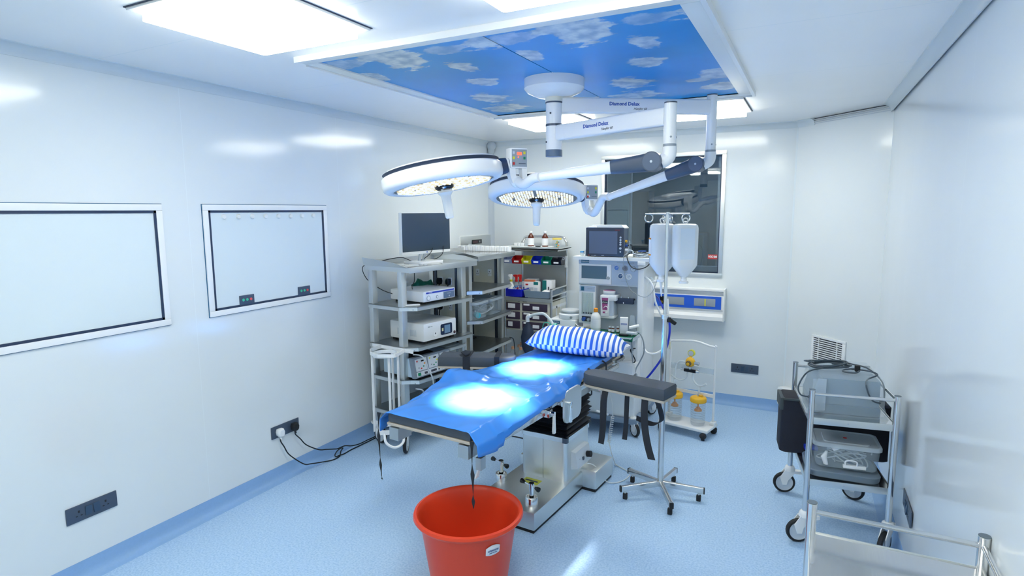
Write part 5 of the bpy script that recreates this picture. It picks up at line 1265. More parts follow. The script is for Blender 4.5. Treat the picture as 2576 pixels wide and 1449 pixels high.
    m.box(.225, .275, -.0545, -.0535, 1.050, 1.074, M_ink); m.box(.232, .255, -.0535, -.052, .968, .982, mv); m.build('label', o)
    text('lettering', 'plexus', .017, M_paper, o, facing((.250, -.055, 1.062), (1, 0, 0), (0, 0, 1)))
    m = MB(); m.tube([(.24, -.06, 1.012), (.262, -.066, 1.03), (.285, -.07, 1.01), (.282, -.066, .98), (.255, -.06, .975)], .003, M_white); m.build('keeper_cord', o)
    m = MB(); m.box(.325, .475, -.01, .03, 1.048, 1.095, M_gasket, .005); m.cyl((.47, .01, 1.088), (.485, .01, 1.088), .008, M_black)
    for x in (.37, .43): m.cyl((x, .01, 1.095), (x, .01, 1.106), .006, M_chrome, n=10)
    m.cyl((.395, -.012, 1.058), (.395, -.009, 1.058), .005, M_chrome, n=8); m.build('mounting_bar', t)
    # shelf on top
    m = MB(); m.prism([(-.045, -.03), (W+.065, -.03), (W+.115, .06), (W+.115, .40), (-.045, .40)], 1.405, 1.432, M_whitep); m.build('top_shelf', t)
    m = MB(); m.box(W-.035, W+.03, -.034, .0, 1.372, 1.405, M_white, .006); m.build('shelf_bracket', t)
    # absorber and bellows
    m = MB(); m.box(-.25, -.01, -.05, .15, .775, .885, M_white, .012); m.box(-.245, -.17, -.055, -.05, .80, .87, M_lgrey); m.build('absorber', t)
    m = MB(); m.box(-.235, -.15, -.0555, -.0545, .845, .872, mat('teal_badge', (30, 96, 128), .4)); m.build('badge', t); text('lettering', 'MAGLOSYS', .014, M_paper, t, facing((-.193, -.0565, .858), (1, 0, 0), (0, 0, 1)))
    m = MB(); m.lathe([(0, .885), (.098, .885), (.102, .90), (.10, .925), (.09, .932), (0, .932)], M_white, (-.095, .05, 0), n=36); m.cyl((-.05, -.045, .908), (-.05, -.054, .908), .011, M_grey, n=12); m.build('bellows_base', t)
    m = MB(); m.lathe([(0, .932), (.080, .932), (.080, .948), (0, .948)], M_steeld, (-.095, .05, 0), n=36); m.lathe([(0, .962), (.078, .962), (.080, .955), (.080, .948)], M_white, (-.095, .05, 0), n=36); m.build('bellows_disc', t)
    m = MB(); m.lathe([(.088, .93), (.088, 1.10), (.082, 1.118), (.05, 1.122), (0, 1.122)], M_clear, (-.095, .05, 0), n=40); m.lathe([(.0885, .93), (.090, .935), (.0885, .94)], M_clear2, (-.095, .05, 0), n=40); m.build('bellows_dome', t)
    m = MB(); m.cyl((-.13, .05, .30), (-.13, .05, .78), .012, M_steel); m.cyl((-.13, .05, .55), (.02, .05, .55), .012, M_steel); m.build('absorber_post', t)
    m = MB(); m.tube([(-.02, -.03, .86), (.02, -.06, .84), (.08, -.07, .84)], .006, M_steeld); m.build('gas_pipe', t)
    for x, y, a in ((.02, -.16, 250), (W-.01, -.16, 320), (.02, .38, 100), (W-.01, .38, 60)): castor('castor', t, (x, y, 0), math.radians(a), r=.055, lever=True)
    # green cloth over the worktop
    m = MB(); g = []
    nx, ny = 26, 10
    for i in range(nx+1):
        for j in range(ny+1):
            x = -.02+.56*i/nx; y = -.255+.25*j/ny; z = .8195+.004*abs(noise.noise(Vector((x*22, y*22, 0)))); 
            if j == 0: z = .80-.012*abs(math.sin(i*.8)); y += .006
            g.append((1.41+x, -1.0+y, z))
    m.add(g, [(i*(ny+1)+j, (i+1)*(ny+1)+j, (i+1)*(ny+1)+j+1, i*(ny+1)+j+1) for i in range(nx) for j in range(ny)], M_gcloth, True)
    o = m.build('green_drape'); md = o.modifiers.new('thickness', 'SOLIDIFY'); md.thickness = .001; md.offset = 1; tag(o, 'green surgical drape on the anaesthesia machine worktop', 'drape')
    zt = .8255
    bottle_obj('spirit_bottle', 'tall clear bottle with orange flip cap beside the vaporiser', (1.605, -1.12, zt), [(0, 0), (.038, 0), (.041, .006), (.041, .115), (.036, .135), (.016, .158), (.014, .163)], M_bottlep, [(.017, .160), (.018, .165), (.017, .188), (.010, .193), (0, .193)], M_orange, (.0415, .03, .10))
    for x, y in ((1.72, -1.10), (1.748, -1.105), (1.785, -1.09)):
        bottle_obj('drug_vial', 'tiny brown vial with white label standing on the green drape', (x, y, zt), [(0, 0), (.011, 0), (.012, .003), (.012, .03), (.007, .038)], M_amber, [(.009, .036), (.010, .037), (.010, .046), (0, .047)], M_lgrey, (.0124, .005, .026), 'vials on the green drape', 14)
    t2 = thing('carton', 'upright white carton with blue lines on the green drape', 'carton', (1.82, -1.15, zt), .25)
    m = MB(); m.box(0, .062, 0, .05, 0, .132, M_white, .001); m.build('box', t2); m = MB(); m.box(.006, .056, -.001, 0, .082, .086, M_inkb); m.box(.006, .056, -.001, 0, .074, .078, M_inkb); m.box(.062, .063, .004, .046, .072, .082, M_red); m.box(.062, .063, .004, .046, .11, .12, M_inkb); m.build('print', t2)
    m = MB(); rg = []
    for i in range(8):
        f = i/7; rg.append([(1.905+.035*math.cos(q*PI/5)*(1-.5*f)*(1+.5*noise.noise(Vector((q, f*3, 2)))), -1.10+.03*math.sin(q*PI/5)*(1-.5*f), zt+.15*f) for q in range(10)])
    m.loft(rg, M_film); tag(m.build('plastic_wrapper'), 'crumpled clear wrapper standing at the right of the green drape', 'wrapper')
    m = MB(); m.cyl((1.90, -1.16, zt+.06), (1.965, -1.12, zt+.075), .012, M_white); m.box(1.88, 1.97, -1.20, -1.15, zt+.012, zt+.03, M_lgrey, .006); tag(m.build('airway_adapter'), 'white plastic adapter lying beside the clear wrapper', 'adapter')
    m = MB(); m.tube([(1.78, -1.20, zt+.006), (1.80, -1.215, zt+.006), (1.82, -1.205, zt+.006), (1.81, -1.19, zt+.006), (1.79, -1.185, zt+.006), (1.78, -1.20, zt+.006)], .0022, M_chrome); m.tube([(1.81, -1.20, zt+.005), (1.86, -1.19, zt+.005)], .0025, M_chrome); tag(m.build('steel_forceps'), 'steel forceps with ring handles on the green drape', 'forceps')
    m = MB(); m.box(1.83, 1.90, -1.215, -1.17, zt, zt+.012, M_blackg, .005); tag(m.build('black_clip'), 'small black gadget at the front of the green drape', 'gadget')
anaesthesia()
def patient_monitor():
    t = thing('patient_monitor', 'dark patient monitor with a white top handle on the anaesthesia machine', 'monitor', (1.475, -1.0, 1.432))
    m = MB(); m.box(0, .325, -.012, .13, .004, .243, M_slate, .012); m.box(.0, .325, -.016, -.008, .006, .241, mat('monitor_front', (52, 60, 76), .35), .010); m.build('casing', t)
    m = MB(); m.prism([(.03, .236), (.05, .262), (.30, .262), (.325, .236), (.325, .20), (.03, .236)][:4], .0, .13, M_white, axis='Y'); m.box(.02, .09, -.012, .02, .238, .25, M_white, .004); m.build('top_cover', t)
    m = MB(); m.box(.03, .272, -.0175, -.016, .026, .212, mat('grey_screen', (92, 104, 124), .2)); m.build('screen', t)
    for i, z in enumerate((.162, .142, .123, .104, .074, .046)):
        mm = MB(); mm.disc((.298, -.016, z), .008 if i < 4 else .0095 if i == 4 else .006, M_lgrey, h=.005, n=14); mm.build('button', t)
    m = MB(); m.disc((.028, -.016, .012), .004, M_red, h=.002, n=10); m.box(.05, .062, -.0168, -.016, .010, .013, M_lgrey); m.box(.068, .09, -.0168, -.016, .010, .013, M_lgrey); m.build('indicator', t)
    text('lettering', 'sndo', .012, M_lgrey, t, facing((.148, -.017, .012), (1, 0, 0), (0, 0, 1))); text('lettering', 'AUTOLEX', .009, M_red, t, facing((.27, -.017, .222), (1, 0, 0), (0, 0, 1)))
    m = MB(); m.cyl((.325, .03, .06), (.355, .03, .06), .012, M_white, n=14); m.cyl((.325, .03, .095), (.345, .03, .095), .009, M_inkb, n=12); m.cyl((.325, .03, .13), (.34, .03, .13), .010, M_yel, n=12); m.build('connectors', t)
    c = lambda *p: [(1.475+a, -1.0+b, 1.432+d) for a, b, d in p]
    cord('monitor_lead', 'grey lead from the monitor socket to the cable heap', c((.355, .03, .06), (.385, .02, .055), (.40, .04, .03), (.45, .06, .02)), .005, M_lgrey)
    cord('monitor_lead', 'dark lead from the monitor to the cable heap', c((.345, .03, .095), (.38, .02, .10), (.385, .03, .05), (.36, -.03, .02), (.375, -.05, -.03), (.41, -.055, -.075), (.47, -.055, -.085), (.53, -.05, -.06), (.555, -.03, -.015), (.545, .03, .015)), .0042)
    cord('monitor_lead', 'thin grey lead hanging in a long loop in front of the machine', c((.34, .03, .13), (.37, .0, .13), (.36, -.03, .04), (.335, -.045, .01), (.34, -.045, -.10), (.36, -.04, -.19), (.40, -.045, -.26), (.47, -.05, -.30), (.53, -.055, -.305), (.58, -.04, -.25), (.61, -.03, -.14), (.61, .0, -.04), (.58, .05, .01)), .0026, M_grey)
    m = MB(); rnd = random.Random(9)
    for k in range(16):
        ph = rnd.random()*6; rr = .05+.045*rnd.random(); h = .008+.035*rnd.random()
        m.tube([(1.93+rr*1.1*math.cos(ph+i*.8), -.93+rr*.7*math.sin(ph+i*.8), 1.434+h+.008*math.sin(i*2+k)) for i in range(8)], .0032, (M_lgrey, M_grey, M_lgrey, M_cable)[k % 4], n=6)
    m.box(1.90, 1.96, -.95, -.91, 1.478, 1.486, M_inkb, .003); o = m.build('cable_heap'); tag(o, 'tangled heap of grey monitor leads right of the patient monitor', 'cables'); o['kind'] = 'stuff'
    bottle_obj('sample_pot', 'small pot with light blue lid left of the patient monitor', (1.43, -.98, 1.4325), [(0, 0), (.015, 0), (.0165, .028), (.0165, .030)], M_clear2, [(.0175, .030), (.018, .032), (.018, .042), (0, .043)], mat('lid_light_blue', (90, 170, 220), .4), None, None, 16, 'pot')
    m = MB(); m.box(1.448, 1.470, -.97, -.93, 1.4325, 1.485, M_lgrey, .002); tag(m.build('small_box'), 'small pale box squeezed beside the patient monitor', 'box')
    # suction and gas hoses at the right side
    d = lambda *p: [(1.97+a, -.95+b, c_) for a, b, c_ in p]
    cord('gas_hose', 'white corrugated gas hose hanging at the right of the machine', d((.0, -.02, 1.28), (.06, -.03, 1.22), (.09, -.03, 1.08), (.13, -.0, .97), (.16, .03, .88), (.15, .02, .70), (.14, .0, .5), (.12, -.02, .3), (.10, .0, .17)), .0085, M_white)
    cord('gas_hose', 'royal blue gas hose curving down behind the drip stand', d((-.28, .75, 1.0), (-.05, .5, 1.06), (.10, .2, 1.0), (.19, .05, .90), (.19, .02, .75), (.15, .0, .62), (.08, -.03, .50), (.02, -.03, .42)), .009, M_blue)
    cord('gas_hose', 'pale hose curving from the machine to the drip stand', d((.01, -.06, .70), (.05, -.08, .665), (.12, -.08, .67), (.17, -.04, .72), (.17, .0, .85), (.18, .03, 1.0), (.17, .04, 1.10)), .008, M_white)
    cord('stethoscope_tube', 'grey stethoscope hanging beside the anaesthesia machine', d((-.04, -.20, .70), (-.05, -.22, .82), (.0, -.22, .86), (.04, -.21, .80), (.05, -.20, .70), (.02, -.20, .62), (-.01, -.20, .56), (-.02, -.20, .52), (-.05, -.20, .47)), .0055, M_grey)
    cord('grey_tube', 'grey tube end crossing the stethoscope tube', d((-.05, -.21, .81), (-.045, -.215, .70), (-.035, -.21, .60), (-.025, -.20, .54), (-.02, -.19, .50)), .005, M_grey)
    m = MB(); m.cyl((1.955, -1.155, .50), (1.955, -1.165, .505), .018, M_grey, n=20); m.cyl((1.955, -1.165, .505), (1.955, -1.17, .507), .011, M_chrome, n=16); tag(m.build('chest_piece'), 'round grey chest piece hanging near the right arm board', 'chest piece')
    cord('black_lead', 'short black lead with a metal tip beside the machine', d((-.02, -.2, .72), (-.06, -.2, .70), (-.02, -.2, .62), (-.06, -.21, .585), (-.085, -.215, .565)), .005)
    m = MB(); m.M = Matrix.Translation((2.00, -.93, 1.26)); m.tube([(-.02, 0, 0), (.02, -.02, .01), (.03, -.02, -.02), (.0, -.02, -.03)], .008, M_clear2); m.cyl((.0, -.02, -.03), (.0, -.02, -.20), .014, M_clear, n=14); m.cyl((.025, -.02, -.02), (.06, -.02, -.02), .009, M_white, n=12); tag(m.build('breathing_filter'), 'clear breathing filter and tube hooked on the machine side', 'filter')
patient_monitor()
def circuit():
    w = lambda *p: [(1.0+a, -1.15+b, c) for a, b, c in p]
    m = MB(); m.tube(w((.0, .0, .865), (.0, .0, .90), (.03, .0, .918), (.09, .0, .935), (.15, .0, .94), (.21, -.01, .90), (.26, -.03, .84), (.30, -.05, .80)), .0125, mat('hose_grey', (206, 216, 222), .4)); m.tube(w((-.002, 0, .86), (-.002, 0, .90), (.025, 0, .916)), .018, M_white, n=14)
    m.build('breathing_hose'); tag(bpy.data.objects['breathing_hose'], 'arched pale breathing hose with white elbow left of the pillow', 'hose')
    m = MB(); m.loft([[(1.0+r*sx*math.cos(q*PI/6), -1.15+r*.6*math.sin(q*PI/6), z) for q in range(12)] for z, r, sx in ((.862, .012, 1), (.845, .02, 1.0), (.80, .045, 1.1), (.72, .062, 1.1), (.64, .06, 1.0), (.58, .03, 1))], mat('reservoir_bag', (44, 56, 78), .45)); tag(m.build('reservoir_bag'), 'dark rubber reservoir bag hanging left of the pillow', 'bag')
    t = thing('face_mask', 'pale green face mask resting behind the pillow', 'mask', (1.30, -1.26, .84)); 
    m = MB(); m.loft([[(r*math.cos(q*PI/7), r*1.2*math.sin(q*PI/7), z) for q in range(14)] for z, r in ((-.06, .055), (-.045, .058), (-.02, .045), (.02, .026), (.05, .012))], mat('mint_plastic', (150, 220, 206), .35)); m.build('mask_body', t)
    m = MB(); m.tube([(-.02, -.03, .03), (-.055, -.02, .055), (-.10, -.0, .04), (-.11, .0, -.01), (-.08, .0, -.04)], .004, mat('mint_band', (60, 190, 170), .4)); m.tube([(0, -.03, .0), (-.03, -.03, .055)], .004, mat('mint_band', (60, 190, 170), .4)); m.tube([(0, -.03, .0), (.03, -.03, .055)], .004, mat('mint_band', (60, 190, 170), .4)); m.build('strap', t)
circuit()

# ================================================================== DRIP STAND
def drip_stand():
    t = thing('drip_stand', 'chrome drip stand with five spread feet right of the table', 'drip stand', (2.38, -2.087, 0), math.radians(0))
    for k, a in enumerate((-63, 9, 81, 153, 225-8)):
        q = math.radians(a); d = Vector((math.cos(q), math.sin(q), 0)); m = MB(); beam(m, d*.0+Vector((0, 0, .085)), d*.265+Vector((0, 0, .070)), .024, .036, M_steelp, bev=.003)
        beam(m, d*.262+Vector((0, 0, .070)), d*.270+Vector((0, 0, .070)), .025, .037, M_black, bev=.003); o = m.build('leg', t)
        m = MB(); p = d*.235; m.box(p.x-.014, p.x+.014, p.y-.012, p.y+.012, .0, .040, M_black, .006); m.cyl((p.x, p.y, .036), (p.x, p.y, .058), .007, M_steel, n=10); m.build('castor', o)
    m = MB(); m.cyl((0, 0, .065), (0, 0, 1.165), .0185, M_steelp, n=24); m.build('lower_pole', t)
    m = MB(); m.cyl((0, 0, 1.16), (0, 0, 1.80), .0105, M_chrome, n=20); m.cyl((0, 0, 1.15), (0, 0, 1.175), .021, M_steel, n=20); m.build('upper_pole', t)
    m = MB(); m.box(.018, .035, -.01, .01, 1.13, 1.16, M_black, .003); m.cyl((.03, 0, 1.145), (.06, .02, 1.12), .012, M_black, n=12); m.build('locking_knob', t)
    def hook(a, L_, drop):
        d = Vector((math.cos(a), math.sin(a), 0)); m = MB(); m.tube([Vector((0, 0, 1.79)), d*L_+Vector((0, 0, 1.79))], .0045, M_chrome, smooth=False)
        c = d*(L_-.022)+Vector((0, 0, 1.765)); m.tube([c+d*.024*math.cos(q)+Vector((0, 0, .024*math.sin(q))) for q in [math.radians(100+i*30) for i in range(11)]], .0035, M_chrome); m.build('hook', t)
    av = math.radians(27); hook(av, .132, 0); hook(av+PI, .135, 0); hook(av+PI/2, .11, 0); hook(av-PI/2, .10, 0)
    def bottle(name, lab, loc, rz, lab2=False, spike=False):
        b = thing(name, lab, 'fluid bottle', loc, rz, 'fluid bottles on the drip stand')
        m = MB(); sec = lambda a, c, z: [(x, y, z) for x, y in rrect(-a, a, -c, c, min(a, c)*.85, 4)]
        m.loft([sec(.014, .014, -.345), sec(.016, .016, -.325), sec(.03, .025, -.315), sec(.070, .045, -.262), (sec(.076, .050, -.248)), sec(.077, .051, -.03), sec(.072, .047, -.012), sec(.06, .035, -.004), sec(.02, .012, -.002)], M_bottlep)
        m.build('bottle_body', b)
        m = MB(); m.lathe([(0, -.365), (.026, -.365), (.028, -.362), (.028, -.352), (.018, -.348), (.018, -.335)], M_white, n=24); m.build('cap', b)
        m = MB(); m.tube([(0, 0, -.006), (-.012, 0, .006), (-.014, 0, .022), (0, 0, .030), (.014, 0, .022), (.012, 0, .006), (0, 0, -.006)], .004, M_bottlep); m.build('hanger_loop', b)
        if lab2:
            m = MB(); m.box(-.0785, -.064, -.02, .02, -.20, -.09, M_paper, .001); m.box(-.079, -.0635, -.0205, .0205, -.20, -.19, M_orange); m.box(-.079, -.0635, -.0205, .0205, -.10, -.09, M_orange); m.build('side_label', b)
        else:
            m = MB(); m.box(-.04, .045, -.0525, -.051, -.215, -.03, mat('pale_print', (218, 230, 240), .5)); m.build('front_label', b)
        if spike:
            m = MB(); m.loftc([((0, 0, -.365), .010), ((0, 0, -.40), .008), ((.004, 0, -.46), .003)], M_whitep, n=12); m.build('drip_spike', b)
        return b
    bottle('fluid_bottle', 'front milky fluid bottle hanging on the right hook', (2.38+.108*math.cos(av), -2.087+.108*math.sin(av)-.0, 1.733), math.radians(27))
    bottle('fluid_bottle', 'rear milky fluid bottle with an orange and white side label', (2.38-.048, -2.087+.085, 1.733), math.radians(27), True, True)
drip_stand()

# ================================================================== SUCTION TROLLEY
def suction():
    t = thing('suction_trolley', 'white suction trolley with two yellow lidded jars', 'suction trolley', (2.325, -.885, 0), math.radians(-13))
    m = MB(); m.box(-.21, .21, -.11, .11, .062, .085, M_white, .006); m.build('base_plate', t)
    m = MB(); m.tube([(-.19, .06, .085), (-.19, .06, .68), (-.188, .06, .725), (-.15, .06, .735), (-.05, .06, .748), (.0, .06, .752), (.06, .06, .748), (.14, .06, .73), (.188, .06, .722), (.19, .06, .68), (.19, .06, .085)], .009, M_white, n=10)
    m.box(-.19, .19, .055, .065, .50, .545, M_clear2); m.box(-.19, .19, .053, .067, .31, .335, M_white); m.box(.17, .21, .03, .09, .085, .11, M_white, .004); m.box(-.21, -.17, .03, .09, .085, .11, M_white, .004); m.build('frame', t)
    m = MB(); m.box(-.196, -.188, .035, .05, .66, .72, mat('cream_tag', (230, 222, 190), .5)); m.build('tag', t)
    m = MB(); m.cyl((0, .05, .655), (0, .025, .655), .028, M_lyel, n=24); m.cyl((0, .025, .655), (0, .022, .655), .022, M_lgrey, n=24); m.build('vacuum_gauge', t)
    m = MB(); m.sphere((0, .02, .585), .040, M_yel, n=20, sc=(1, .8, 1)); m.cyl((0, -.01, .58), (0, -.028, .577), .022, mat('knob_brown', (110, 92, 60), .4)); m.cyl((0, -.028, .577), (0, -.034, .576), .013, M_yel); m.cyl((0, .02, .61), (0, .03, .635), .008, M_brass)
    m.cyl((.035, .02, .582), (.075, .02, .578), .013, M_chrome); m.cyl((0, .02, .545), (0, .02, .525), .011, M_chrome); m.build('regulator', t)
    m = MB(); m.box(-.05, .05, .008, .032, .500, .525, M_blackg, .003); 
    for sg in (-1, 1): m.cyl((sg*.05, .02, .513), (sg*.078, .02, .513), .011, M_chrome, n=14); m.cyl((sg*.07, .02, .525), (sg*.07, .02, .54), .004, M_chrome, n=8)
    m.build('manifold', t)
    m = MB(); m.tube([(-.04, .02, .58), (-.09, .02, .575), (-.12, .02, .53), (-.125, .01, .45), (-.13, .0, .40), (-.12, .0, .355)], .008, M_tube); m.tube([(-.02, .02, .50), (-.03, .01, .45), (-.07, .0, .425), (-.12, .0, .435), (-.15, .0, .455)], .007, M_tube)
    m.tube([(.025, .02, .50), (.03, .01, .45), (.07, .0, .41), (.11, .0, .41), (.145, .0, .43), (.13, .0, .415), (.10, .0, .405), (.09, .0, .37), (.09, .0, .34)], .008, M_tube); m.build('suction_tube', t)
    for x in (-.11, .09):
        j = bpy.data.objects.new('suction_jar', None); COL.objects.link(j); j.parent = t; j.location = (x, -.01, .085)
        m = MB(); m.lathe([(0, .002), (.052, .002), (.056, .01), (.058, .19), (.058, .20)], M_clear, n=32)
        for k in range(8): m.lathe([(.0585, .03+k*.02), (.0592, .0307+k*.02), (.0585, .0315+k*.02)], M_grey, n=32)
        m.build('jar_body', j)
        m = MB(); m.lathe([(.061, .192), (.064, .195), (.064, .222), (.058, .230), (.03, .238), (0, .238)], M_yel, n=32); m.cyl((.02, .0, .236), (.02, .0, .25), .016, M_yel); m.cyl((0, -.01, .238), (0, -.01, .258), .007, M_chrome); m.build('lid', j)
        m = MB(); m.cyl((0, 0, .19), (0, 0, .15), .006, M_orange); m.lathe([(0, .15), (.012, .148), (.03, .125), (.03, .115), (0, .115)], M_orange, n=24); m.build('float', j)
    for x, y, a in ((-.17, -.09, 200), (.17, -.09, 290), (-.17, .09, 100), (.17, .09, 20)):
        m = MB(); q = math.radians(a); d = Vector((math.cos(q), math.sin(q), 0))*.015; n = Vector((-d.y, d.x, 0)).normalized(); c = Vector((x, y, .026))+d
        m.cyl(c-n*.013, c+n*.013, .026, M_black, n=20); m.sphere(c+Vector((0, 0, .010)), .028, M_black, n=14, sc=(1, 1, .9)); m.cyl((x, y, .03), (x, y, .065), .008, M_steel, n=10); m.build('castor', t)
suction()

# ================================================================== STEEL TROLLEYS ON THE RIGHT
def steel_trolley(name, lab, loc, rz, W, D, posts=.86, top=.705, low=.36, rail=.838, low_shelf=True, cas=True, deep=.0):
    t = thing(name, lab, 'trolley', loc, rz)
    pos = [(0, 0), (W, 0), (0, D), (W, D)]
    for i, (x, y) in enumerate(pos):
        m = MB(); m.cyl((x, y, .15), (x, y, posts), .0155, M_steelp, n=20); m.cyl((x, y, posts), (x, y, posts+.003), .0155, mat('post_cap', (96, 110, 122), .4), n=20); m.cyl((x, y, posts-.001), (x, y, posts+.001), .0162, M_steel, n=20); m.build('post', t)
    for z in ([top, low] if low_shelf else [top]):
        m = MB(); m.box(.0, W, .0, D, z-.004, z, M_steelp); 
        for a, b, c, d in ((0, W, -.004, 0), (0, W, D, D+.004), (-.004, 0, 0, D), (W, W+.004, 0, D)): m.box(a, b, c, d, z-.032, z+.004+deep, M_steel, .001)
        for x in (W*.45,): m.cyl((x, -.004, z-.014), (x, -.007, z-.014), .004, M_lgrey, n=8)
        m.build('shelf', t)
    m = MB(); m.tube([(0, 0, rail), (W, 0, rail)], .0085, M_steelp, smooth=False, n=12); m.build('rail', t)
    m = MB(); m.tube([(0, D, rail), (W, D, rail)], .0085, M_steelp, smooth=False, n=12); m.build('rail', t)
    m = MB(); m.tube([(W, 0, rail), (W, D, rail)], .0085, M_steelp, smooth=False, n=12); m.build('rail', t)
    if cas:
        for (x, y), a in zip(pos, (195, 235, 185, 150)): castor('castor', t, (x, y, 0), math.radians(a), r=.066)
    return t
RZ = math.radians(9)
CL = Vector((3.205, -2.265, 0))
def CW(x, y, z): return (CL.x+math.cos(RZ)*x-math.sin(RZ)*y, CL.y+math.sin(RZ)*x+math.cos(RZ)*y, z)
steel_trolley('steel_trolley', 'steel trolley by the right wall loaded with a wrapped box and a clear tub', tuple(CL), RZ, .395, .60)
def trolley_load():
    t = thing('wrapped_unit', 'grey unit wrapped in clear plastic on the top shelf of the trolley', 'wrapped box', CW(.03, .10, .7055), RZ)
    m = MB(); m.box(.0, .32, .0, .40, .0, .05, mat('unit_base', (120, 142, 158), .4), .006); m.loft([[(x, y, z) for x, y in ((a, 0.02), (.315, .02), (.315, .38), (a, .38))] for z, a in ((.05, .0), (.19, .04))], mat('unit_grey', (136, 158, 176), .35), smooth=False); m.build('unit_body', t)
    m = MB(); rg = []
    for k, (z, e) in enumerate(((-.0, .03), (.06, .012), (.13, .01), (.200, .006), (.206, -.004))):
        rg.append([(x+.006*noise.noise(Vector((x*20, y*20, z*30+k))), y+.006*noise.noise(Vector((x*22, y*18, z*25+5))), z+.005*noise.noise(Vector((x*15, y*15, 3)))) for x, y in rrect(-.01-e+(.04*z/.2), .325+e, -e, .40+e, .014, 4)])
    m.loft(rg, M_film); m.build('plastic_cover', t)
    m = MB(); m.box(-.012, .045, -.012, .0, .01, .19, M_film); rg = [[(.0-.04*q, -.014, .06-.05*q), (.052, -.014, .02), (.052, -.012, .195), (.03-.02*q, -.012, .195)] for q in (0, 1)]; m.loft(rg, mat('folded_film', (206, 222, 236), .3, alpha=.55)); m.build('folded_corner', t)
    # black cable coil with clip
    m = MB(); mc = mat('grey_cable', (66, 80, 92), .4)
    z0 = .212
    for k in range(6):
        ph = k*.9; rx_ = .085+.012*(k % 3); ry = .055+.010*((k*2) % 3)
        m.tube([(.09+.012*math.sin(k)+rx_*math.cos(ph+i*.65), .20+.01*math.cos(k*2)+ry*math.sin(ph+i*.65), z0+.004+.005*k+.008*math.sin(i+k)) for i in range(10)], .0042, mc)
    m.tube([(.14, .17, z0+.02), (.05, .12, z0+.01), (-.03, .08, z0-.01), (-.075, .05, .13), (-.065, .03, .085), (-.02, .02, .08)], .0042, mc); m.cyl((-.03, .02, .08), (.0, .02, .078), .008, mc)
    m.tube([(.15, .24, z0+.03), (.22, .22, z0+.02), (.29, .18, z0+.01), (.345, .12, z0-.04), (.352, .08, z0-.10), (.335, .04, z0-.13), (.30, .05, z0-.12), (.30, .07, z0-.05)], .0042, mc)
    m.tube([(.20, .14, z0+.01), (.27, .12, z0+.012), (.31, .07, z0+.006), (.25, .02, z0-.015), (.245, -.02, z0-.06), (.27, -.03, z0-.11), (.31, -.02, z0-.125)], .0042, mc)
    m.tube([(.22, .15, z0+.012), (.16, .12, z0+.01), (.15, .08, z0+.008), (.20, .06, z0+.01), (.23, .10, z0+.012)], .0042, mc)
    m.box(.215, .24, .12, .15, z0, z0+.035, M_black, .006)
    o = m.build('cable_coil'); o.location = CW(.03, .10, .7055); o.rotation_euler = (0, 0, RZ); tag(o, 'dark grey coiled cable lying on the wrapped unit', 'cable')
    # soft black case
    t = thing('black_case', 'soft black fabric case standing on the lower trolley shelf', 'case', CW(-.10, .345, .361), RZ)
    mk = mat('case_black', (26, 30, 44), .7, bump=.3, bscale=30); m = MB(); rg = []
    for k, (z, e) in enumerate(((.0, .012), (.01, 0), (.29, .002), (.325, .0), (.335, .012))):
        rg.append([(x+.006*noise.noise(Vector((x*8, y*8, z*8))), y+.006*noise.noise(Vector((x*9, y*9, z*6+4)))+(.02*z), z) for x, y in rrect(e, .575-e, e, .20-e, .02, 3)])
    m.loft(rg, mk); m.build('case_body', t)
    m = MB(); m.box(-.006, .02, .01, .19, .26, .335, mat('case_flap', (62, 72, 78), .6), .004); m.box(.01, .49, -.004, .004, .325, .338, mat('case_flap', (62, 72, 78), .6), .002); m.build('flap', t)
    m = MB(); m.tube([(.455, -.004, .25), (.465, -.008, .235), (.458, -.008, .215)], .004, M_lgrey); m.build('zip_pull', t)
    # tray pad, tub and bits
    m = MB(); rg = [[(x, y, z+.010*(1-math.cos((x-.19)*9))*.0+.006*math.sin(x*14)) for x, y in rrect(.012-e, .36+e, .015-e, .30+e, .06, 5)] for z, e in ((.0, -.006), (.006, 0), (.036, .004), (.040, 0))]
    m.loft(rg, mat('grey_pad', (116, 132, 146), .45)); o = m.build('grey_pad'); o.location = CW(0, 0, .367); o.rotation_euler = (0, 0, RZ); tag(o, 'curved grey plastic pad under the clear tub', 'pad')
    tub('storage_tub', 'large clear lidded tub with a red dot on the lid, on the right trolley', CW(.205, .165, .414), RZ+math.radians(-4), .325, .23, .130, red=True)
    tube_bundle('tubing_set', 'clear tubing coiled inside the tub on the right trolley', CW(.205, .165, .42), .24, .15, .10, 6, M_tube, .004, 11)
    a = Vector(CW(.16, .07, .425)); m = MB(); m.M = Matrix.Translation(a) @ Matrix.Rotation(RZ, 4, 'Z'); m.box(.02, .13, -.02, .0, .0, .018, M_white, .003); m.tube([(.03, -.02, .018), (.03, -.02, .038), (.045, -.02, .045), (.07, -.02, .045), (.085, -.02, .038), (.085, -.02, .018)], .004, M_white); tag(m.build('tube_clamp'), 'white tubing clamp inside the tub on the right trolley', 'clamp')
    m = MB(); m.M = Matrix.Translation(CW(.10, .07, .43)) @ Matrix.Rotation(RZ, 4, 'Z'); m.loftc([((-.0, 0, .0), .012), ((-.012, 0, .04), .016), ((.0, 0, .075), .006)], M_white, n=12); m.cyl((.03, 0, .085), (.065, 0, .105), .010, M_white, n=12); tag(m.build('luer_connector'), 'white connectors inside the tub on the right trolley', 'connector')
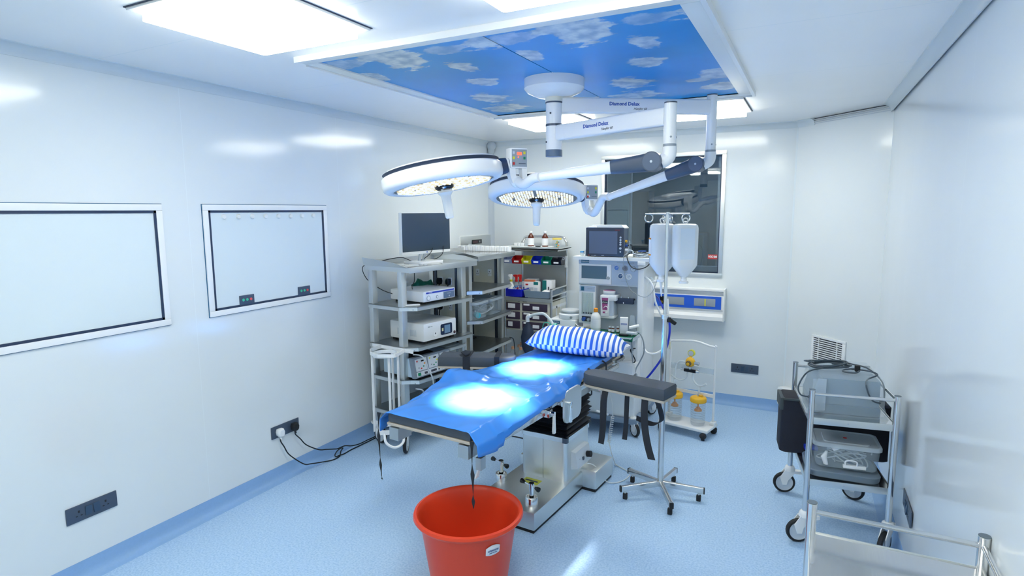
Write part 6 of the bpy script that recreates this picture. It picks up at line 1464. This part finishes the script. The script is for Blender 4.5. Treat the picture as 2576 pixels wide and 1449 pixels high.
    m = MB(); m.M = Matrix.Translation(CW(.04, .30, .40)) @ Matrix.Rotation(RZ, 4, 'Z'); m.box(-.01, .06, -.0, .05, 0.008, .030, M_blue, .003); tag(m.build('blue_box'), 'small royal blue box behind the clear tub on the right trolley', 'box')
trolley_load()
steel_trolley('steel_trolley', 'empty steel trolley cut off by the bottom right corner of the picture', (3.208, -3.63, 0), math.radians(-.5), .448, -.62, posts=.862, top=.762, low=.30, rail=.832)

# ================================================================== BUCKET
def bucket():
    c = (1.752, -3.400, 0)
    t = thing('plastic_bucket', 'large orange red plastic bucket below the foot of the table', 'bucket', c)
    Hb = .385
    m = MB(); m.lathe([(0, 0), (.172, 0), (.182, .008), (.231, Hb-.045), (.235, Hb-.028), (.257, Hb-.024), (.265, Hb-.012), (.261, Hb), (.249, Hb+.003), (.241, Hb-.004), (.235, Hb-.02), (.224, Hb-.06), (.176, .012), (0, .010)], M_bucket, n=72); m.build('bucket_body', t)
    # curved paper label on the outside
    a0 = math.radians(-30); rg = []
    for i in range(9):
        q = a0+(i-4)*math.radians(2.3); rg.append([((.2240+(z-.27)*.147+.0015)*math.cos(q), (.2240+(z-.27)*.147+.0015)*math.sin(q), z) for z in (.265+.004*(i-4)**2*.1, .318-.0008*(i-4)**2)])
    m = MB(); vs = [p for r in rg for p in r]; m.add(vs, [(2*i, 2*i+2, 2*i+3, 2*i+1) for i in range(8)], M_paper, True); o = m.build('label', t); md = o.modifiers.new('t', 'SOLIDIFY'); md.thickness = .001
    nrm = Vector((math.cos(a0), math.sin(a0), 0)); tn = Vector((-math.sin(a0), math.cos(a0), 0))
    p = nrm*.2305+Vector((0, 0, .292)); text('lettering', 'aristocrat', .014, mat('label_ink', (96, 110, 150), .5), t, facing(p, tn, (nrm.x*.147, nrm.y*.147, 1)), bold=.0004)
    p = nrm*.2285+Vector((0, 0, .279)); m = MB(); text('lettering', 'simply well made', .006, mat('label_ink', (96, 110, 150), .5), t, facing(p, tn, (nrm.x*.147, nrm.y*.147, 1)))
bucket()
